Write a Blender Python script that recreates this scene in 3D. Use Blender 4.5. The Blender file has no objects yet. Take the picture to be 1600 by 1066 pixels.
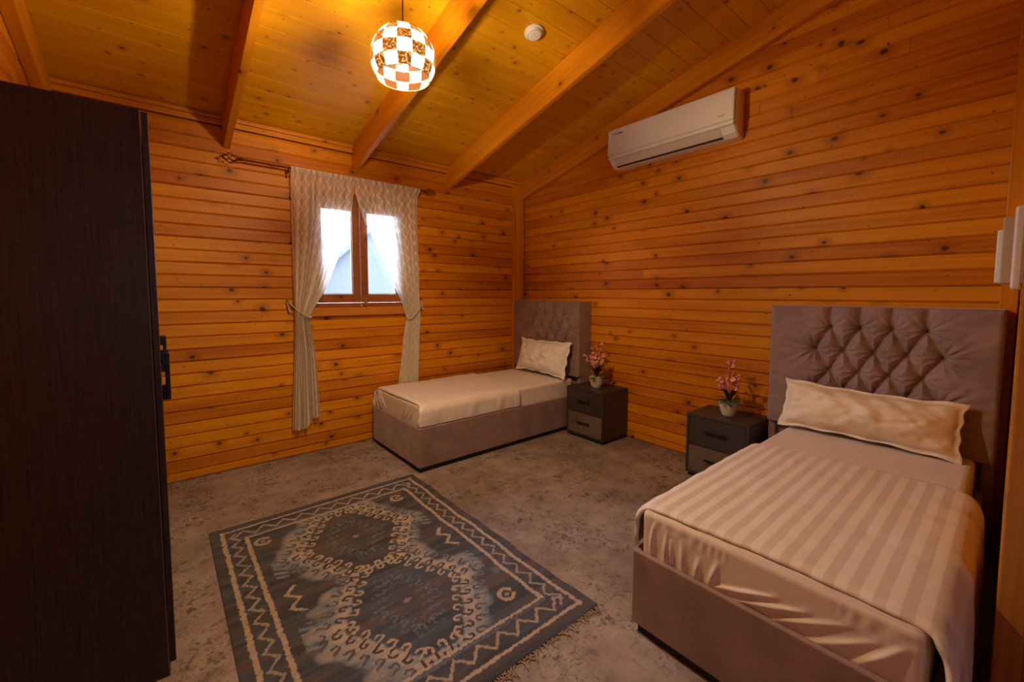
import bpy, bmesh, math, random
import numpy as np
from mathutils import Matrix, Vector
random.seed(7); rng = np.random.default_rng(7)
PI = math.pi
S = bpy.context.scene
C = S.collection

# ------------------------------------------------------------------ camera, world, light, exposure
YAW, PITCH, ROLL = 0.684320403, -0.0662024690, 0.000925893629
FPX, CX, CY = 657.4385, 784.102, 503.130
cam_d = bpy.data.cameras.new('camera'); cam = bpy.data.objects.new('camera', cam_d); C.objects.link(cam)
fw = Vector((math.sin(YAW)*math.cos(PITCH), math.cos(YAW)*math.cos(PITCH), math.sin(PITCH)))
rt = Vector((math.cos(YAW), -math.sin(YAW), 0)); up = rt.cross(fw)
rt2 = rt*math.cos(ROLL) + up*math.sin(ROLL); up2 = -rt*math.sin(ROLL) + up*math.cos(ROLL)
cam.matrix_world = Matrix(((rt2.x, up2.x, -fw.x, 0), (rt2.y, up2.y, -fw.y, 0), (rt2.z, up2.z, -fw.z, 1.36), (0, 0, 0, 1)))
cam_d.sensor_width = 36; cam_d.lens = FPX/1600*36
cam_d.shift_x = (800-CX)/1600; cam_d.shift_y = -(533-CY)/1600
cam_d.clip_start = 0.02
S.camera = cam
S.view_settings.view_transform = 'Standard'; S.view_settings.look = 'None'
S.view_settings.gamma = 1; S.view_settings.use_curve_mapping = False
S.view_settings.exposure = 0.0

w = bpy.data.worlds.new('sky'); S.world = w; w.use_nodes = True
w.node_tree.nodes['Background'].inputs['Color'].default_value = (0.55, 0.72, 1.0, 1)
w.node_tree.nodes['Background'].inputs['Strength'].default_value = 44.0

def area(name, loc, rot, sx, sy, energy, col, portal=False):
    d = bpy.data.lights.new(name, 'AREA'); d.shape = 'RECTANGLE'; d.size = sx; d.size_y = sy
    d.energy = energy; d.color = col
    if portal: d.cycles.is_portal = True
    o = bpy.data.objects.new(name, d); C.objects.link(o); o.location = loc; o.rotation_euler = rot
    return o
area('window_daylight', (1.425, 3.97, 1.72), (-PI/2, 0, 0), 0.9, 0.95, 1, (1, 1, 1), True)
area('hall_opening_daylight', (0.55, -1.95, 1.5), (PI/2, 0, 0), 0.16, 0.3, 1, (1, 1, 1), True)  # sky portal for the unseen opening added behind the camera

LAMP = Vector((0.912, 1.83, 2.425))
ld = bpy.data.lights.new('lamp_bulb', 'POINT'); ld.energy = 102; ld.color = (1.0, 0.72, 0.40); ld.shadow_soft_size = 0.035
lo = bpy.data.objects.new('bulb_light', ld); C.objects.link(lo); lo.location = LAMP + Vector((0, 0, -0.02))

# ------------------------------------------------------------------ helpers
def tag(o, label=None, cat=None, group=None, kind=None):
    if label: o['label'] = label
    if cat: o['category'] = cat
    if group: o['group'] = group
    if kind: o['kind'] = kind
    return o
def empty(name, loc=(0, 0, 0), rz=0, parent=None):
    o = bpy.data.objects.new(name, None); C.objects.link(o); o.location = loc; o.rotation_euler = (0, 0, rz)
    o.empty_display_size = 0.1
    if parent: o.parent = parent
    return o
def link(name, me, mats=None, parent=None, M=None, smooth=False):
    if mats is not None and len(me.materials) == 0:
        for m in (mats if isinstance(mats, (list, tuple)) else [mats]): me.materials.append(m)
    if smooth:
        me.polygons.foreach_set('use_smooth', [True]*len(me.polygons))
    o = bpy.data.objects.new(name, me); C.objects.link(o)
    if parent: o.parent = parent
    if M is not None: o.matrix_basis = M
    return o
def mesh(name, v, f):
    me = bpy.data.meshes.new(name); me.from_pydata([tuple(p) for p in v], [], f); me.update(); return me
def T(x, y, z): return Matrix.Translation((x, y, z))
def R(a, ax): return Matrix.Rotation(a, 4, ax)
def box_me(name, x0, x1, y0, y1, z0, z1, bev=0.0, seg=2):
    bm = bmesh.new()
    bmesh.ops.create_cube(bm, size=1)
    for v in bm.verts:
        v.co = Vector(((x0+x1)/2+v.co.x*(x1-x0), (y0+y1)/2+v.co.y*(y1-y0), (z0+z1)/2+v.co.z*(z1-z0)))
    if bev > 0:
        bmesh.ops.bevel(bm, geom=bm.edges[:], offset=bev, segments=seg, affect='EDGES', profile=0.6)
    me = bpy.data.meshes.new(name); bm.to_mesh(me); bm.free(); return me
def box(name, b, mat, parent=None, bev=0.002, seg=2, M=None, smooth=False):
    return link(name, box_me(name, *b, bev=bev, seg=seg), mat, parent, M, smooth)
def join(*mes):
    bm = bmesh.new()
    for m in mes: bm.from_mesh(m)
    me = bpy.data.meshes.new('joined'); bm.to_mesh(me); bm.free(); return me
def tube_me(paths, r=0.005, n=8, closed=False, taper=None):
    v = []; f = []
    for P in paths:
        P = [Vector(p) for p in P]; m = len(P); base = len(v)
        pu = None
        for i, p in enumerate(P):
            a = P[(i-1) % m] if (closed or i > 0) else P[i]
            b = P[(i+1) % m] if (closed or i < m-1) else P[i]
            t = (b-a).normalized()
            if pu is None:
                pu = Vector((0, 0, 1)) if abs(t.z) < .9 else Vector((1, 0, 0))
            u = (pu - t*pu.dot(t)).normalized(); w_ = t.cross(u); pu = u
            rr = r*(taper(i/(m-1)) if taper else 1)
            for k in range(n):
                a_ = 2*PI*k/n; v.append(p+u*math.cos(a_)*rr+w_*math.sin(a_)*rr)
        for i in range(m if closed else m-1):
            j = (i+1) % m
            for k in range(n):
                f.append((base+i*n+k, base+i*n+(k+1) % n, base+j*n+(k+1) % n, base+j*n+k))
        if not closed:
            f.append(tuple(base+k for k in range(n))[::-1]); f.append(tuple(base+(m-1)*n+k for k in range(n)))
    return mesh('tube', v, f)
def lathe_me(prof, n=32):
    v = []; f = []
    for (r, z) in prof:
        for k in range(n):
            a = 2*PI*k/n; v.append((r*math.cos(a), r*math.sin(a), z))
    for i in range(len(prof)-1):
        for k in range(n):
            f.append((i*n+k, i*n+(k+1) % n, (i+1)*n+(k+1) % n, (i+1)*n+k))
    if prof[0][0] > 1e-5: f.append(tuple(range(n))[::-1])
    if prof[-1][0] > 1e-5: f.append(tuple((len(prof)-1)*n+k for k in range(n)))
    return mesh('lathe', v, f)
def grid_me(X, Y, Z, uv=None, name='grid'):
    ny, nx = X.shape
    v = np.stack([X, Y, Z], -1).reshape(-1, 3)
    idx = np.arange(nx*ny).reshape(ny, nx)
    f = np.stack([idx[:-1, :-1], idx[:-1, 1:], idx[1:, 1:], idx[1:, :-1]], -1).reshape(-1, 4)
    me = bpy.data.meshes.new(name); me.from_pydata(v.tolist(), [], f.tolist()); me.update()
    if uv is not None:
        l = me.uv_layers.new(name='UVMap'); U, V = uv
        vi = np.empty(len(me.loops), int); me.loops.foreach_get('vertex_index', vi)
        l.data.foreach_set('uv', np.stack([U.reshape(-1)[vi], V.reshape(-1)[vi]], -1).reshape(-1).astype(np.float32))
    return me
def interp(pts, z):
    p = sorted(pts); return np.interp(z, [a for a, b in p], [b for a, b in p])
def smooth_noise(shape, scale, seed):
    r = np.random.default_rng(seed); a = r.standard_normal((scale[0]+3, scale[1]+3))
    y = np.linspace(0, scale[0], shape[0]); x = np.linspace(0, scale[1], shape[1])
    yi = y.astype(int); xi = x.astype(int); fy = y-yi; fx = x-xi
    fy = (fy*fy*(3-2*fy))[:, None]; fx = (fx*fx*(3-2*fx))[None]
    g = lambda i, j: a[np.ix_(yi+i, xi+j)]
    return (g(0, 0)*(1-fy)*(1-fx)+g(1, 0)*fy*(1-fx)+g(0, 1)*(1-fy)*fx+g(1, 1)*fy*fx)

# ------------------------------------------------------------------ materials
class NT:
    def __init__(s, name):
        s.m = bpy.data.materials.new(name); s.m.use_nodes = True; s.t = s.m.node_tree
        s.b = s.t.nodes['Principled BSDF']; s.out = s.t.nodes['Material Output']
    def n(s, ty, **kw):
        x = s.t.nodes.new('ShaderNode'+ty)
        for k, v in kw.items():
            if k.startswith('i_'):
                x.inputs[k[2:].replace('_', ' ')].default_value = v
            else: setattr(x, k, v)
        return x
    def l(s, a, b): s.t.links.new(a, b)
    def math(s, op, a, b=None, c=None, clamp=False):
        x = s.n('Math', operation=op, use_clamp=clamp)
        for i, q in enumerate((a, b, c)):
            if q is None: continue
            if isinstance(q, (int, float)): x.inputs[i].default_value = q
            else: s.l(q, x.inputs[i])
        return x.outputs[0]
    def mix(s, fac, a, b, blend='MIX'):
        x = s.n('Mix', data_type='RGBA', blend_type=blend)
        for i, q in ((0, fac), (6, a), (7, b)):
            if isinstance(q, (int, float)): x.inputs[i].default_value = q
            elif isinstance(q, tuple): x.inputs[i].default_value = (*q, 1) if len(q) == 3 else q
            else: s.l(q, x.inputs[i])
        return x.outputs[2]
    def ramp(s, fac, stops):
        x = s.n('ValToRGB'); e = x.color_ramp.elements
        while len(e) < len(stops): e.new(0.5)
        for q, (p, c) in zip(e, stops):
            q.position = p; q.color = (*c, 1) if isinstance(c, tuple) else (c, c, c, 1)
        s.l(fac, x.inputs[0]); return x.outputs[0]
    def maprange(s, v, a, b, c=0.0, d=1.0, smooth=True):
        x = s.n('MapRange', interpolation_type='SMOOTHSTEP' if smooth else 'LINEAR')
        s.l(v, x.inputs[0])
        for i, q in enumerate((a, b, c, d)):
            if isinstance(q, (int, float)): x.inputs[i+1].default_value = q
            else: s.l(q, x.inputs[i+1])
        return x.outputs[0]
    def bump(s, h, strength=0.3, dist=0.01):
        x = s.n('Bump'); x.inputs['Strength'].default_value = strength; x.inputs['Distance'].default_value = dist
        s.l(h, x.inputs['Height']); s.l(x.outputs[0], s.b.inputs['Normal'])
def plain(name, col, rough=0.5, metal=0.0, sheen=0.0, coat=0.0, spec=0.5, noise=0.0, nscale=40):
    q = NT(name); q.b.inputs['Roughness'].default_value = rough; q.b.inputs['Metallic'].default_value = metal
    q.b.inputs['Sheen Weight'].default_value = sheen; q.b.inputs['Coat Weight'].default_value = coat
    q.b.inputs['Specular IOR Level'].default_value = spec
    tc = q.n('TexCoord'); nz = q.n('TexNoise'); nz.inputs['Scale'].default_value = nscale; q.l(tc.outputs['Object'], nz.inputs['Vector'])
    d = tuple(c*(1-noise) for c in col); e = tuple(min(1, c*(1+noise)) for c in col)
    q.l(q.mix(nz.outputs[0], d, e), q.b.inputs['Base Color'])
    return q.m

def wood(name, light, dark, knot=(0.07, 0.022, 0.006), kcell=0.21, krad=(0.007, 0.018), keep=0.5, grain=55, rough=0.42, var=0.35, gstr=0.5, small=0.0):
    q = NT(name); tc = q.n('TexCoord'); oi = q.n('ObjectInfo')
    sp = q.n('SeparateXYZ'); q.l(tc.outputs['Object'], sp.inputs[0])
    rnd = oi.outputs['Random']
    X = q.math('ADD', sp.outputs[0], q.math('MULTIPLY', rnd, 91.0))
    Zc = q.math('ADD', q.math('ADD', sp.outputs[2], q.math('MULTIPLY', sp.outputs[1], 0.9)), q.math('MULTIPLY', q.math('FRACT', q.math('MULTIPLY', rnd, 37.13)), 23.0))
    # knots
    def knots(cell, r0, r1, keepv, off):
        cv = q.n('CombineXYZ'); q.l(q.math('ADD', q.math('MULTIPLY', X, 0.8), off), cv.inputs[0]); q.l(Zc, cv.inputs[1])
        vo = q.n('TexVoronoi', voronoi_dimensions='2D'); vo.inputs['Scale'].default_value = 1/cell; q.l(cv.outputs[0], vo.inputs['Vector'])
        d = q.math('MULTIPLY', vo.outputs['Distance'], cell)
        sc = q.n('SeparateColor'); q.l(vo.outputs['Color'], sc.inputs[0])
        k = q.math('GREATER_THAN', sc.outputs[0], 1-keepv)
        rad = q.math('MULTIPLY_ADD', sc.outputs[1], r1-r0, r0)
        core = q.math('MULTIPLY', q.math('SUBTRACT', 1.0, q.maprange(d, q.math('MULTIPLY', rad, 0.45), rad)), k)
        halo = q.math('MULTIPLY', q.math('SUBTRACT', 1.0, q.maprange(d, rad, q.math('MULTIPLY', rad, 3.5))), k)
        return core, halo, d
    core, halo, d = knots(kcell, krad[0], krad[1], keep, 0.0)
    # grain
    disp = q.math('MULTIPLY', halo, 0.012)
    gv = q.n('CombineXYZ'); q.l(q.math('MULTIPLY', X, 1.3), gv.inputs[0]); q.l(q.math('MULTIPLY', q.math('ADD', Zc, disp), grain), gv.inputs[1])
    g1 = q.n('TexNoise', noise_dimensions='2D'); g1.inputs['Scale'].default_value = 1.0; g1.inputs['Detail'].default_value = 4; g1.inputs['Roughness'].default_value = 0.6
    q.l(gv.outputs[0], g1.inputs['Vector'])
    gv2 = q.n('CombineXYZ'); q.l(q.math('MULTIPLY', X, 1.0), gv2.inputs[0]); q.l(q.math('MULTIPLY', Zc, 9.0), gv2.inputs[1])
    g2 = q.n('TexNoise', noise_dimensions='2D'); g2.inputs['Scale'].default_value = 1.0; g2.inputs['Detail'].default_value = 2; q.l(gv2.outputs[0], g2.inputs['Vector'])
    f = q.math('ADD', q.math('MULTIPLY', q.math('SUBTRACT', g1.outputs[0], 0.5), gstr*2), q.math('MULTIPLY', q.math('SUBTRACT', g2.outputs[0], 0.5), 1.0))
    bv = q.math('MULTIPLY', q.math('SUBTRACT', q.math('FRACT', q.math('MULTIPLY', rnd, 11.7)), 0.5), var*1.6)
    f = q.math('ADD', q.math('ADD', f, bv), 0.45, clamp=True)
    col = q.mix(f, light, dark)
    col = q.mix(q.math('MULTIPLY', halo, 0.45), col, tuple(c*0.62 for c in dark))
    col = q.mix(q.math('MULTIPLY', core, 0.88), col, knot)
    if small > 0:
        c2, h2, d2 = knots(0.11, 0.003, 0.007, small, 5.3)
        col = q.mix(q.math('MULTIPLY', c2, 0.8), col, knot)
    q.l(col, q.b.inputs['Base Color'])
    q.b.inputs['Roughness'].default_value = rough; q.b.inputs['Specular IOR Level'].default_value = 0.3
    q.bump(g1.outputs[0], 0.12, 0.002)
    return q.m

M_wall = wood('pine_wall', (0.76, 0.29, 0.006), (0.45, 0.115, 0.003), knot=(0.055,0.014,0.003), keep=0.62, krad=(0.009,0.022), var=0.42, small=0.3)
M_ceil = wood('pine_ceiling', (0.80, 0.415, 0.007), (0.60, 0.25, 0.004), kcell=0.15, krad=(0.004, 0.011), keep=0.55, var=0.12, gstr=0.35, rough=0.36, small=0.45)
M_beam = wood('pine_beam', (0.76, 0.31, 0.008), (0.52, 0.155, 0.004), kcell=0.24, keep=0.4, var=0.15, rough=0.4)
M_win = wood('stained_window_wood', (0.36, 0.12, 0.028), (0.23, 0.06, 0.013), keep=0.15, var=0.1)
M_sill = wood('pine_sill', (0.60, 0.22, 0.03), (0.45, 0.14, 0.015), keep=0.1, var=0.1)
M_back = plain('dark_wall_backing', (0.10, 0.028, 0.006), 0.9)
M_wen = None
def wenge():
    q = NT('dark_wenge_laminate'); tc = q.n('TexCoord'); mp = q.n('Mapping'); mp.inputs['Scale'].default_value = (240, 240, 7)
    q.l(tc.outputs['Object'], mp.inputs[0]); nz = q.n('TexNoise'); nz.inputs['Scale'].default_value = 1; nz.inputs['Detail'].default_value = 3; q.l(mp.outputs[0], nz.inputs['Vector'])
    mp2 = q.n('Mapping'); mp2.inputs['Scale'].default_value = (30, 30, 300); q.l(tc.outputs['Object'], mp2.inputs[0])
    n2 = q.n('TexNoise'); n2.inputs['Scale'].default_value = 1; q.l(mp2.outputs[0], n2.inputs['Vector'])
    f = q.math('ADD', q.math('MULTIPLY', nz.outputs[0], 0.7), q.math('MULTIPLY', n2.outputs[0], 0.3))
    q.l(q.ramp(f, [(0.35, (0.022, 0.012, 0.010)), (0.65, (0.055, 0.033, 0.027))]), q.b.inputs['Base Color'])
    q.b.inputs['Roughness'].default_value = 0.45; q.b.inputs['Specular IOR Level'].default_value = 0.35; q.bump(f, 0.15, 0.001); return q.m
M_wen = wenge()
M_blackmetal = plain('black_handle_metal', (0.008, 0.008, 0.009), 0.35, 0.3)
M_nsdark = plain('dark_grey_laminate', (0.042, 0.033, 0.032), 0.38, noise=0.08)
M_nswood = wood('grey_brown_laminate', (0.20, 0.145, 0.12), (0.12, 0.085, 0.07), knot=(0.08, 0.05, 0.04), keep=0.1, grain=40, rough=0.5)
M_black = plain('black_plinth', (0.008, 0.007, 0.008), 0.6)
def velvet(name, col):
    q = NT(name); tc = q.n('TexCoord'); nz = q.n('TexNoise'); nz.inputs['Scale'].default_value = 7; nz.inputs['Detail'].default_value = 4; q.l(tc.outputs['Object'], nz.inputs['Vector'])
    n2 = q.n('TexNoise'); n2.inputs['Scale'].default_value = 420; q.l(tc.outputs['Object'], n2.inputs['Vector'])
    f = q.maprange(nz.outputs[0], 0.3, 0.7)
    q.l(q.mix(f, tuple(c*0.82 for c in col), tuple(c*1.15 for c in col)), q.b.inputs['Base Color'])
    q.b.inputs['Roughness'].default_value = 0.75; q.b.inputs['Sheen Weight'].default_value = 0.6; q.b.inputs['Sheen Roughness'].default_value = 0.4
    q.b.inputs['Sheen Tint'].default_value = (0.9, 0.75, 0.75, 1)
    q.bump(n2.outputs[0], 0.15, 0.001); return q.m
M_velvet = velvet('mauve_velvet', (0.275, 0.175, 0.158))
def fabric(name, a, b, per, axis, rough=0.5, duty=0.5, uv=False):
    q = NT(name); tc = q.n('TexCoord'); sp = q.n('SeparateXYZ'); q.l(tc.outputs['UV' if uv else 'Object'], sp.inputs[0])
    s_ = q.math('FRACT', q.math('DIVIDE', sp.outputs[axis], per))
    tri = q.math('ABSOLUTE', q.math('SUBTRACT', s_, 0.5))
    m = q.maprange(tri, duty/2-0.03, duty/2+0.03)
    nz = q.n('TexNoise'); nz.inputs['Scale'].default_value = 700; q.l(tc.outputs['Object'], nz.inputs['Vector'])
    q.l(q.mix(m, a, b), q.b.inputs['Base Color'])
    q.l(q.math('MULTIPLY_ADD', m, 0.25, rough), q.b.inputs['Roughness'])
    q.b.inputs['Sheen Weight'].default_value = 0.15
    n2 = q.n('TexNoise'); n2.inputs['Scale'].default_value = 22; n2.inputs['Detail'].default_value = 3; q.l(tc.outputs['Object'], n2.inputs['Vector'])
    q.bump(q.math('ADD', q.math('MULTIPLY', nz.outputs[0], 0.1), n2.outputs[0]), 0.25, 0.006); return q.m
M_duvet2 = fabric('wide_sateen_stripe', (0.64, 0.535, 0.465), (0.76, 0.665, 0.60), 0.056, 1)
M_sheet2 = fabric('narrow_sateen_stripe', (0.60, 0.50, 0.44), (0.80, 0.70, 0.64), 0.026, 0)
M_satin = fabric('plain_satin', (0.78, 0.68, 0.60), (0.78, 0.68, 0.60), 0.05, 1, rough=0.32)
M_sheet1 = fabric('soft_stripe_sheet', (0.74, 0.66, 0.60), (0.82, 0.74, 0.68), 0.022, 0, rough=0.5)
M_duvet1 = fabric('soft_stripe_duvet', (0.78, 0.69, 0.63), (0.82, 0.73, 0.67), 0.03, 0, rough=0.36)
M_pillow1 = fabric('pillow_stripe', (0.82, 0.77, 0.73), (0.90, 0.86, 0.82), 0.026, 2)
M_pillow2 = fabric('pillow_plain', (0.80, 0.67, 0.50), (0.80, 0.67, 0.50), 0.022, 1)
M_white = plain('white_plastic', (0.84, 0.86, 0.90), 0.22, coat=0.5)
M_side = plain('glossy_plastic_side', (0.80, 0.79, 0.78), 0.05, coat=1.0)
M_white2 = plain('satin_white_plastic', (0.75, 0.73, 0.70), 0.4)
M_beige = plain('beige_plastic', (0.42, 0.36, 0.27), 0.5)
M_dark = plain('dark_print', (0.05, 0.05, 0.06), 0.5)
M_grey = plain('grey_print', (0.35, 0.33, 0.32), 0.5)
M_slot = plain('vent_slot', (0.03, 0.03, 0.035), 0.7)
M_bronze = plain('bronze_metal', (0.16, 0.075, 0.04), 0.3, 0.9)
M_brass = plain('aged_brass', (0.45, 0.30, 0.12), 0.35, 0.9)
M_rope = plain('cream_rope', (0.62, 0.48, 0.34), 0.8, noise=0.25, nscale=300)
M_petal = plain('pink_petal', (0.72, 0.22, 0.24), 0.55, sheen=0.2, noise=0.3, nscale=60)
M_petal2 = plain('pale_pink_petal', (0.85, 0.42, 0.40), 0.55, sheen=0.2, noise=0.25, nscale=60)
M_leaf = plain('green_leaf', (0.07, 0.13, 0.03), 0.45, noise=0.5, nscale=30)
M_leafd = plain('dark_maroon_leaf', (0.035, 0.022, 0.02), 0.45, noise=0.4)
M_stem = plain('brown_stem', (0.09, 0.05, 0.025), 0.6)
M_pot = plain('cream_pot', (0.62, 0.54, 0.42), 0.6, noise=0.25, nscale=45)
M_render = plain('grey_render', (0.042, 0.038, 0.034), 0.9, noise=0.15, nscale=3)
M_roof = plain('grey_roof', (0.044, 0.040, 0.036), 0.9)
M_ground = plain('outside_ground', (0.05, 0.045, 0.04), 0.9, noise=0.2, nscale=2)

def floor_mat():
    q = NT('mottled_floor'); tc = q.n('TexCoord'); P = tc.outputs['Object']
    def nz(sc, det=4, rough=0.55, dist=0.0):
        x = q.n('TexNoise'); x.inputs['Scale'].default_value = sc; x.inputs['Detail'].default_value = det; x.inputs['Roughness'].default_value = rough; x.inputs['Distortion'].default_value = dist
        q.l(P, x.inputs['Vector']); return x.outputs[0]
    big = nz(1.6, 3); mid = nz(7, 5, 0.65); spk = nz(26, 5, 0.7, 0.6); cl = nz(4.2, 3, 0.6); sp2 = nz(75, 3, 0.6, 0.4); bl_ = nz(11, 4, 0.6, 0.5)
    base = q.ramp(q.math('ADD', q.math('MULTIPLY', big, 0.5), q.math('MULTIPLY', mid, 0.5)), [(0.38, (0.205, 0.150, 0.128)), (0.5, (0.30, 0.232, 0.205)), (0.62, (0.39, 0.315, 0.285))])
    # dark specks gathered in clusters
    s1 = q.math('MULTIPLY', q.maprange(spk, 0.52, 0.60), q.maprange(cl, 0.42, 0.58))
    col = q.mix(q.math('MULTIPLY', s1, 0.80), base, (0.075, 0.060, 0.052))
    col = q.mix(q.math('MULTIPLY', q.math('MULTIPLY', q.maprange(sp2, 0.55, 0.63), q.maprange(cl, 0.36, 0.56)), 0.6), col, (0.10, 0.075, 0.068))
    col = q.mix(q.math('MULTIPLY', q.maprange(bl_, 0.58, 0.70), 0.45), col, (0.10, 0.078, 0.070))
    # crack lines
    wv = q.n('TexNoise'); wv.inputs['Scale'].default_value = 2.2; wv.inputs['Detail'].default_value = 5; wv.inputs['Roughness'].default_value = 0.65; q.l(P, wv.inputs['Vector'])
    cr = q.math('ABSOLUTE', q.math('SUBTRACT', wv.outputs[0], 0.5))
    line = q.math('MULTIPLY', q.math('SUBTRACT', 1.0, q.maprange(cr, 0.0, 0.006)), q.maprange(nz(3.1, 2), 0.48, 0.60))
    col = q.mix(q.math('MULTIPLY', line, 0.7), col, (0.08, 0.06, 0.05))
    q.l(col, q.b.inputs['Base Color']); q.b.inputs['Roughness'].default_value = 0.55
    q.bump(q.math('ADD', mid, q.math('MULTIPLY', s1, -0.6)), 0.25, 0.004); return q.m
M_floor = floor_mat()
def glass_mat():
    q = NT('window_glass'); t = q.t
    tr = q.n('BsdfTransparent'); tr.inputs[0].default_value = (0.93, 0.96, 1, 1); gl = q.n('BsdfGlossy'); gl.inputs['Roughness'].default_value = 0.02
    mx = q.n('MixShader'); fr = q.n('Fresnel'); q.l(fr.outputs[0], mx.inputs[0]); q.l(tr.outputs[0], mx.inputs[1]); q.l(gl.outputs[0], mx.inputs[2]); q.l(mx.outputs[0], q.out.inputs[0]); return q.m
M_glass = glass_mat()
def lace():
    q = NT('sheer_trellis_lace'); tc = q.n('TexCoord'); sp = q.n('SeparateXYZ'); q.l(tc.outputs['UV'], sp.inputs[0])
    U = q.math('MULTIPLY', sp.outputs[0], 2*PI/0.070); V = q.math('MULTIPLY', sp.outputs[1], 2*PI/0.100)
    s_ = q.math('ADD', q.math('COSINE', U), q.math('COSINE', V))
    ln = q.math('SUBTRACT', 1.0, q.maprange(q.math('ABSOLUTE', s_), 0.22, 0.42))
    al = q.math('MULTIPLY_ADD', ln, 0.34, 0.58)
    ga = q.n('Attribute'); ga.attribute_name = 'gather'
    al = q.math('SUBTRACT', 1.0, q.math('POWER', q.math('SUBTRACT', 1.0, al), ga.outputs['Fac']))
    tr = q.n('BsdfTransparent'); df = q.n('BsdfDiffuse'); df.inputs[0].default_value = (0.94, 0.85, 0.72, 1); tl = q.n('BsdfTranslucent'); tl.inputs[0].default_value = (0.88, 0.82, 0.76, 1)
    m1 = q.n('MixShader'); m1.inputs[0].default_value = 0.28; q.l(df.outputs[0], m1.inputs[1]); q.l(tl.outputs[0], m1.inputs[2])
    m2 = q.n('MixShader'); q.l(al, m2.inputs[0]); q.l(tr.outputs[0], m2.inputs[1]); q.l(m1.outputs[0], m2.inputs[2]); q.l(m2.outputs[0], q.out.inputs[0]); return q.m
M_lace = lace()
def glow():
    q = NT('lit_opal_glass'); tr = q.n('BsdfTransparent'); tl = q.n('BsdfTranslucent'); tl.inputs[0].default_value = (1, 0.93, 0.82, 1)
    em = q.n('Emission'); em.inputs[0].default_value = (1, 0.86, 0.62, 1); em.inputs[1].default_value = 1.6
    m1 = q.n('MixShader'); m1.inputs[0].default_value = 0.80; q.l(tl.outputs[0], m1.inputs[1]); q.l(tr.outputs[0], m1.inputs[2])
    ad = q.n('AddShader'); q.l(m1.outputs[0], ad.inputs[0]); q.l(em.outputs[0], ad.inputs[1]); q.l(ad.outputs[0], q.out.inputs[0]); return q.m
M_glow = glow()
def mosaic():
    q = NT('glitter_mosaic'); tc = q.n('TexCoord'); v = q.n('TexVoronoi'); v.inputs['Scale'].default_value = 170; q.l(tc.outputs['Object'], v.inputs['Vector'])
    sc = q.n('SeparateColor'); q.l(v.outputs['Color'], sc.inputs[0])
    q.l(q.ramp(sc.outputs[0], [(0.0, (0.18, 0.06, 0.012)), (0.5, (0.55, 0.22, 0.045)), (0.9, (0.95, 0.62, 0.25))]), q.b.inputs['Base Color'])
    ge = q.n('NewGeometry'); src = q.b.inputs['Base Color'].links[0].from_socket; q.l(q.mix(ge.outputs['Backfacing'], src, (0.006, 0.0022, 0.0008)), q.b.inputs['Base Color']); q.l(q.math('MULTIPLY_ADD', ge.outputs['Backfacing'], -0.30, 0.3), q.b.inputs['Metallic']); q.l(q.math('MULTIPLY_ADD', ge.outputs['Backfacing'], -0.48, 0.5), q.b.inputs['Specular IOR Level']); q.l(q.math('MULTIPLY_ADD', ge.outputs['Backfacing'], -0.9, 0.9), q.b.inputs['Emission Strength'])  # inner faces darkened in colour so the bulb does not wash them out
    q.b.inputs['Roughness'].default_value = 0.45
    q.l(q.mix(q.math('GREATER_THAN', sc.outputs[1], 0.62), (0.22, 0.075, 0.012), (1.0, 0.52, 0.13)), q.b.inputs['Emission Color']); pass  # gold sparkle and lit look painted on as emission; these tiles are opaque
    return q.m
M_mosaic = mosaic()
q = NT('bulb_glow'); em = q.n('Emission'); em.inputs[0].default_value = (1, 0.85, 0.6, 1); em.inputs[1].default_value = 6; trn = q.n('BsdfTransparent'); ads = q.n('AddShader'); q.l(em.outputs[0], ads.inputs[0]); q.l(trn.outputs[0], ads.inputs[1]); q.l(ads.outputs[0], q.out.inputs[0]); M_bulb = q.m

# ------------------------------------------------------------------ room constants
XL, XR, YB, YF, YH = -0.51, 3.42, 3.77, -0.005, -1.9
Z0, SL, YR = 2.65, 0.25, -0.3
AL = math.atan(SL)
def zc(y): return Z0 + SL*(YB-y) if y > YR else Z0 + SL*(YB-YR) - SL*(YR-y)
PH = 0.0895

def plank_me(xb0, xt0, xb1, xt1, h, t=0.02, cb=0.011, cd=0.010):
    """board along x; front face toward -y; ends may be cut on a slope (bottom x / top x)"""
    g = 0.0007
    prof = [(0, g), (-t+cd, g), (-t, cb), (-t, h-0.004), (-t+cd*0.6, h-g), (0, h-g)]
    v = []
    for (a, b) in ((xb0, xt0), (xb1, xt1)):
        for (y, z) in prof: v.append((a+(b-a)*z/h, y, z))
    n = len(prof); f = [tuple(range(n)), tuple(range(2*n-1, n-1, -1))]
    for i in range(n):
        j = (i+1) % n; f.append((i+n, j+n, j, i))
    return mesh('plank', v, f)
_cache = {}
def plank(parent, M, xb0, xt0, xb1, xt1, h, mat, **kw):
    k = (round(xb0, 4), round(xt0, 4), round(xb1, 4), round(xt1, 4), round(h, 4), mat.name, tuple(kw.items()))
    if k not in _cache:
        me = plank_me(xb0, xt0, xb1, xt1, h, **kw); me.materials.append(mat); _cache[k] = me
    return link('plank', _cache[k], None, parent, M)

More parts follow.
